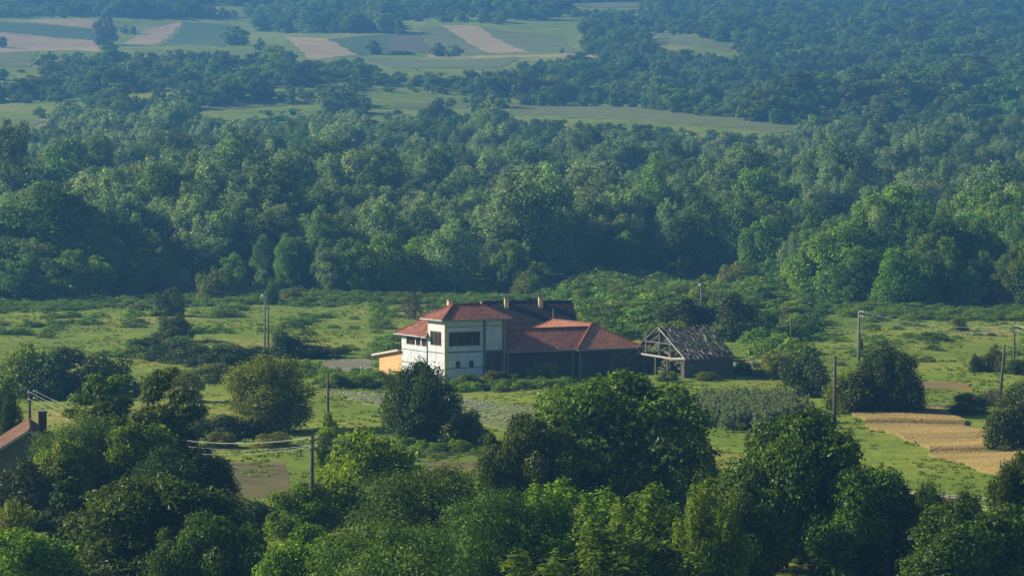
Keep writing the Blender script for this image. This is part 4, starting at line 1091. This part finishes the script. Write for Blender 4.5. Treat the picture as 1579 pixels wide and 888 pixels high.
ii = np.where(~bad & ~drop)[0]
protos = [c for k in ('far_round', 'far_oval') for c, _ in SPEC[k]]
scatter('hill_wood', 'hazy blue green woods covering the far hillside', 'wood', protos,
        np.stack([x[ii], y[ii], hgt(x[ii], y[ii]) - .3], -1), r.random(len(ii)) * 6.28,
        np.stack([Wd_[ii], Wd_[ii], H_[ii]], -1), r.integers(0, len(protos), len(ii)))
for px_, pb, w, h, lb in (
    (163, 70, 40, 48, 'lone dark tree between the pale stubble strips on the hill'),
    (192, 52, 14, 14, 'small round tree behind the lone dark hill tree'),
    (206, 52, 12, 12, 'second small round tree behind the lone dark hill tree'),
    (3, 74, 22, 18, 'small dark tree at the end of the long stubble strip'),
    (362, 70, 46, 30, 'loose clump of trees beside the green crop field'),
    (400, 78, 18, 20, 'small tree at the corner of the tan stubble patch'),
    (576, 84, 24, 22, 'round bush alone between the green hill fields'),
    (618, 84, 42, 6, 'flat dark thorn hedge below the fallow plot'),
    (676, 88, 22, 22, 'left bush of a dense pair beside the hill track'),
    (700, 88, 28, 19, 'right bush of a dense pair beside the hill track'),
    (617, 54, 20, 27, 'spindly tree at the top of the green hill fields'),
    (866, 82, 9, 9, 'tiny tree beside the tan dirt track'),
    (895, 98, 48, 18, 'rounded tree clump below the end of the hill track'),
    (525, 108, 16, 14, 'small round tree below the tan stubble patch'),
    (550, 112, 16, 18, 'pointed small tree below the green hill fields'),
    (684, 200, 60, 50, 'dark rounded tree left of a bright hill gap'),
    (762, 202, 58, 56, 'dark rounded tree right of a bright hill gap')):
    bx_, by_, bz_ = G(px_, pb)
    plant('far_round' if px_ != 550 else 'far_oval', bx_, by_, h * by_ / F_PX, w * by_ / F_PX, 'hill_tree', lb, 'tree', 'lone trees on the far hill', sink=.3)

# scrub on the meadow, tall weeds and grass
def on_px(npts, x0, x1, y0, y1, seed):
    """random ground points inside a box of pixels, evenly spread on the ground"""
    r = np.random.default_rng(seed)
    ya = G(789, y1)[1]; yb = G(789, y0)[1]
    yy = ya + (yb - ya) * np.sqrt(r.random(npts)) if False else r.uniform(ya, yb, npts)
    xx = (r.uniform(x0, x1, npts) - 789.5) / F_PX * yy
    return xx, yy
NEARF = FIELDS[len(FAR):]
def clear(px, py):
    b = np.zeros(len(px), bool)
    for q in NEARF: b |= inpoly(px, py, q)
    b |= inpoly(px, py, [(575, 578), (684, 592), (985, 585), (1000, 560), (870, 520), (790, 545), (640, 545)])
    b |= inpoly(px, py, [(985, 566), (1055, 585), (1130, 580), (1060, 556)])
    return b
xx, yy = on_px(15000, -40, 1620, 430, 560, 31); px, py = PIX(xx, yy, hgt(xx, yy))
e = np.interp(px, EDGE[:, 0], EDGE[:, 1])
dn = vnoise(xx, yy, 26, 33) + .5 * vnoise(xx, yy, 9, 34)
dens = np.where((px > 870) & (px < 1240) & (py < 525), .9, np.where(px < 640, .01 + .14 * (dn > .5), .006 + .12 * (dn > .65)))
dens = np.where(py < e + 14, .9, dens)
dens = np.where((px > 1170) & (py > 500), .06, dens)
ok = (np.random.default_rng(35).random(len(px)) < dens) & (py > e - 8) & ~clear(px, py)
xx, yy, dn, px, py = xx[ok], yy[ok], dn[ok], px[ok], py[ok]; r = np.random.default_rng(36)
s = np.clip(1.0 + .5 * dn + r.normal(size=len(xx)) * .3, .35, 2.4) * np.where((px > 870) & (px < 1240), 1.7, 1.15)
scatter('scrub', 'low green scrub spread over the meadow behind the houses', 'scrub', [c for c, _ in SPEC['scrub']],
        np.stack([xx, yy, hgt(xx, yy) - .08], -1), r.random(len(xx)) * 6.28, np.stack([s * 2.2, s * 2.2, s * np.where((px > 870) & (px < 1240), 1.0, .62)], -1), r.integers(0, 4, len(xx)))
gx, gy = [], []
for n_, x0_, x1_, y0_, y1_, sd in ((330, 488, 640, 574, 603, 43), (260, 690, 880, 592, 604, 44), (60, 1120, 1200, 574, 584, 45), (150, 420, 520, 556, 580, 46), (160, 560, 800, 690, 706, 47), (90, 1300, 1420, 634, 640, 48)):
    a_, b_ = on_px(n_, x0_, x1_, y0_, y1_, sd); gx.append(a_); gy.append(b_)
gx = np.concatenate(gx); gy = np.concatenate(gy); r = np.random.default_rng(49)
ok = ~clear(*PIX(gx, gy, hgt(gx, gy))); gx, gy = gx[ok], gy[ok]; ok = vnoise(gx, gy, 7, 50) > -.35; gx, gy = gx[ok], gy[ok]; s = r.uniform(.3, 1.25, len(gx))
scatter('rank_weeds', 'rank green weeds growing round the houses and mown strip', 'weeds', [c for c, _ in SPEC['scrub']],
        np.stack([gx, gy, hgt(gx, gy) - .06], -1), r.random(len(gx)) * 6.28, np.stack([s * 1.6, s * 1.6, s * .85], -1), r.integers(0, 4, len(gx)))
xx, yy = on_px(1500, 1050, 1255, 622, 670, 41)
px, py = PIX(xx, yy, hgt(xx, yy)); ok = ((px - 1150) / 90) ** 2 + ((py - 646) / 19) ** 2 < 1 + .35 * vnoise(xx, yy, 6, 40); xx, yy = xx[ok], yy[ok]
r = np.random.default_rng(42); s = r.uniform(.8, 1.25, len(xx))
scatter('tall_weeds', 'bed of tall pale weeds behind the two walnuts', 'weeds', [c for c, _ in SPEC['weed']],
        np.stack([xx, yy, hgt(xx, yy) - .05], -1), r.random(len(xx)) * 6.28, np.stack([s * 1.1, s * 1.1, s * 1.7], -1), r.integers(0, 3, len(xx)))
def tuft(seed, n=16, h=.6, w=.45):
    r = np.random.default_rng(seed); V = []; q = []; vv = []
    for k in range(n):
        a = r.random() * 6.28; d = r.random() ** .5 * w * .5; bx = math.cos(a) * d; by = math.sin(a) * d
        ln = h * r.uniform(.5, 1.1); la = r.random() * 6.28; le = r.uniform(.1, .5) * ln; wd = .05
        wx, wy = -math.sin(la) * wd, math.cos(la) * wd; ex, ey = math.cos(la) * le, math.sin(la) * le
        i = len(V); V += [(bx - wx, by - wy, -.03), (bx + wx, by + wy, -.03), (bx + ex * .4 + wx * .8, by + ey * .4 + wy * .8, ln * .6), (bx + ex * .4 - wx * .8, by + ey * .4 - wy * .8, ln * .6),
                          (bx + ex, by + ey, ln), (bx + ex, by + ey, ln * .99)]
        q += [(i, i + 1, i + 2, i + 3), (i + 3, i + 2, i + 4, i + 5)]
        t = r.random(); vv += [t * .4, t * .4, t * .8, t * .8, t, t]
    return mesh_np('grass_tuft', np.array(V), np.array(q), M['grass'], vv)
TU = [tuft(51 + k) for k in range(5)]
xx, yy = on_px(20000, -30, 1610, 470, 860, 61); px, py = PIX(xx, yy, hgt(xx, yy))
ok = ~clear(px, py) & (vnoise(xx, yy, 14, 64) > -.25); xx, yy = xx[ok], yy[ok]
r = np.random.default_rng(62); gn = vnoise(xx, yy, 18, 63)
s = np.clip(.75 + .35 * gn + r.normal(size=len(xx)) * .2, .25, 1.6)
scatter('meadow_grass', 'long green grass of the valley meadows', 'grass', TU,
        np.stack([xx, yy, hgt(xx, yy)], -1), r.random(len(xx)) * 6.28, np.stack([s * 1.3, s * 1.3, s * .42], -1), r.integers(0, 5, len(xx)))
# straw swaths
q = [(482,602),(700,612),(850,634),(800,668)]
c = np.array([G(*p)[:2] for p in q]); r = np.random.default_rng(72)
mb = MB()
for k in range(1100):
    v0 = (r.integers(16) + .5 + r.normal() * .18) / 16; u0 = r.random() * .95
    if r.random() < v0 * .8: continue
    pts = []
    for t in np.linspace(0, r.uniform(.02, .09), 5):
        uu = min(1, u0 + t); p = (1-uu)*(1-v0)*c[0] + uu*(1-v0)*c[1] + uu*v0*c[2] + (1-uu)*v0*c[3]
        pts.append(Vector((p[0], p[1] + r.normal() * .10, float(hgt(p[0], p[1])) + .08)))
    w = r.uniform(.04, .12)
    for p_, q_ in zip(pts[:-1], pts[1:]): mb.bar(p_, q_, w * r.uniform(.6, 1.2), .05)
tag(mb.build('straw_swaths', M['straw']), 'pale rows of cut straw lying on the mown strip', 'straw', kind='stuff')

# ------------------------------------------------------------------ haze
hz = MB().box(-1230, 1230, -140, 3420, -4, 262).build('haze', M['plaster'])
hm = bpy.data.materials.new('haze_air'); hm.use_nodes = True
hn = hm.node_tree.nodes; hn.remove(hn['Principled BSDF'])
pv = hn.new('ShaderNodeVolumePrincipled'); pv.inputs['Color'].default_value = (*HAZE_COLOR, 1)
pv.inputs['Density'].default_value = HAZE_DENSITY; pv.inputs['Anisotropy'].default_value = 0.2
hm.node_tree.links.new(pv.outputs[0], hn['Material Output'].inputs['Volume'])
hz.data.materials.clear(); hz.data.materials.append(hm)
tag(hz, 'thin blue morning haze filling the whole valley', 'haze', kind='stuff')
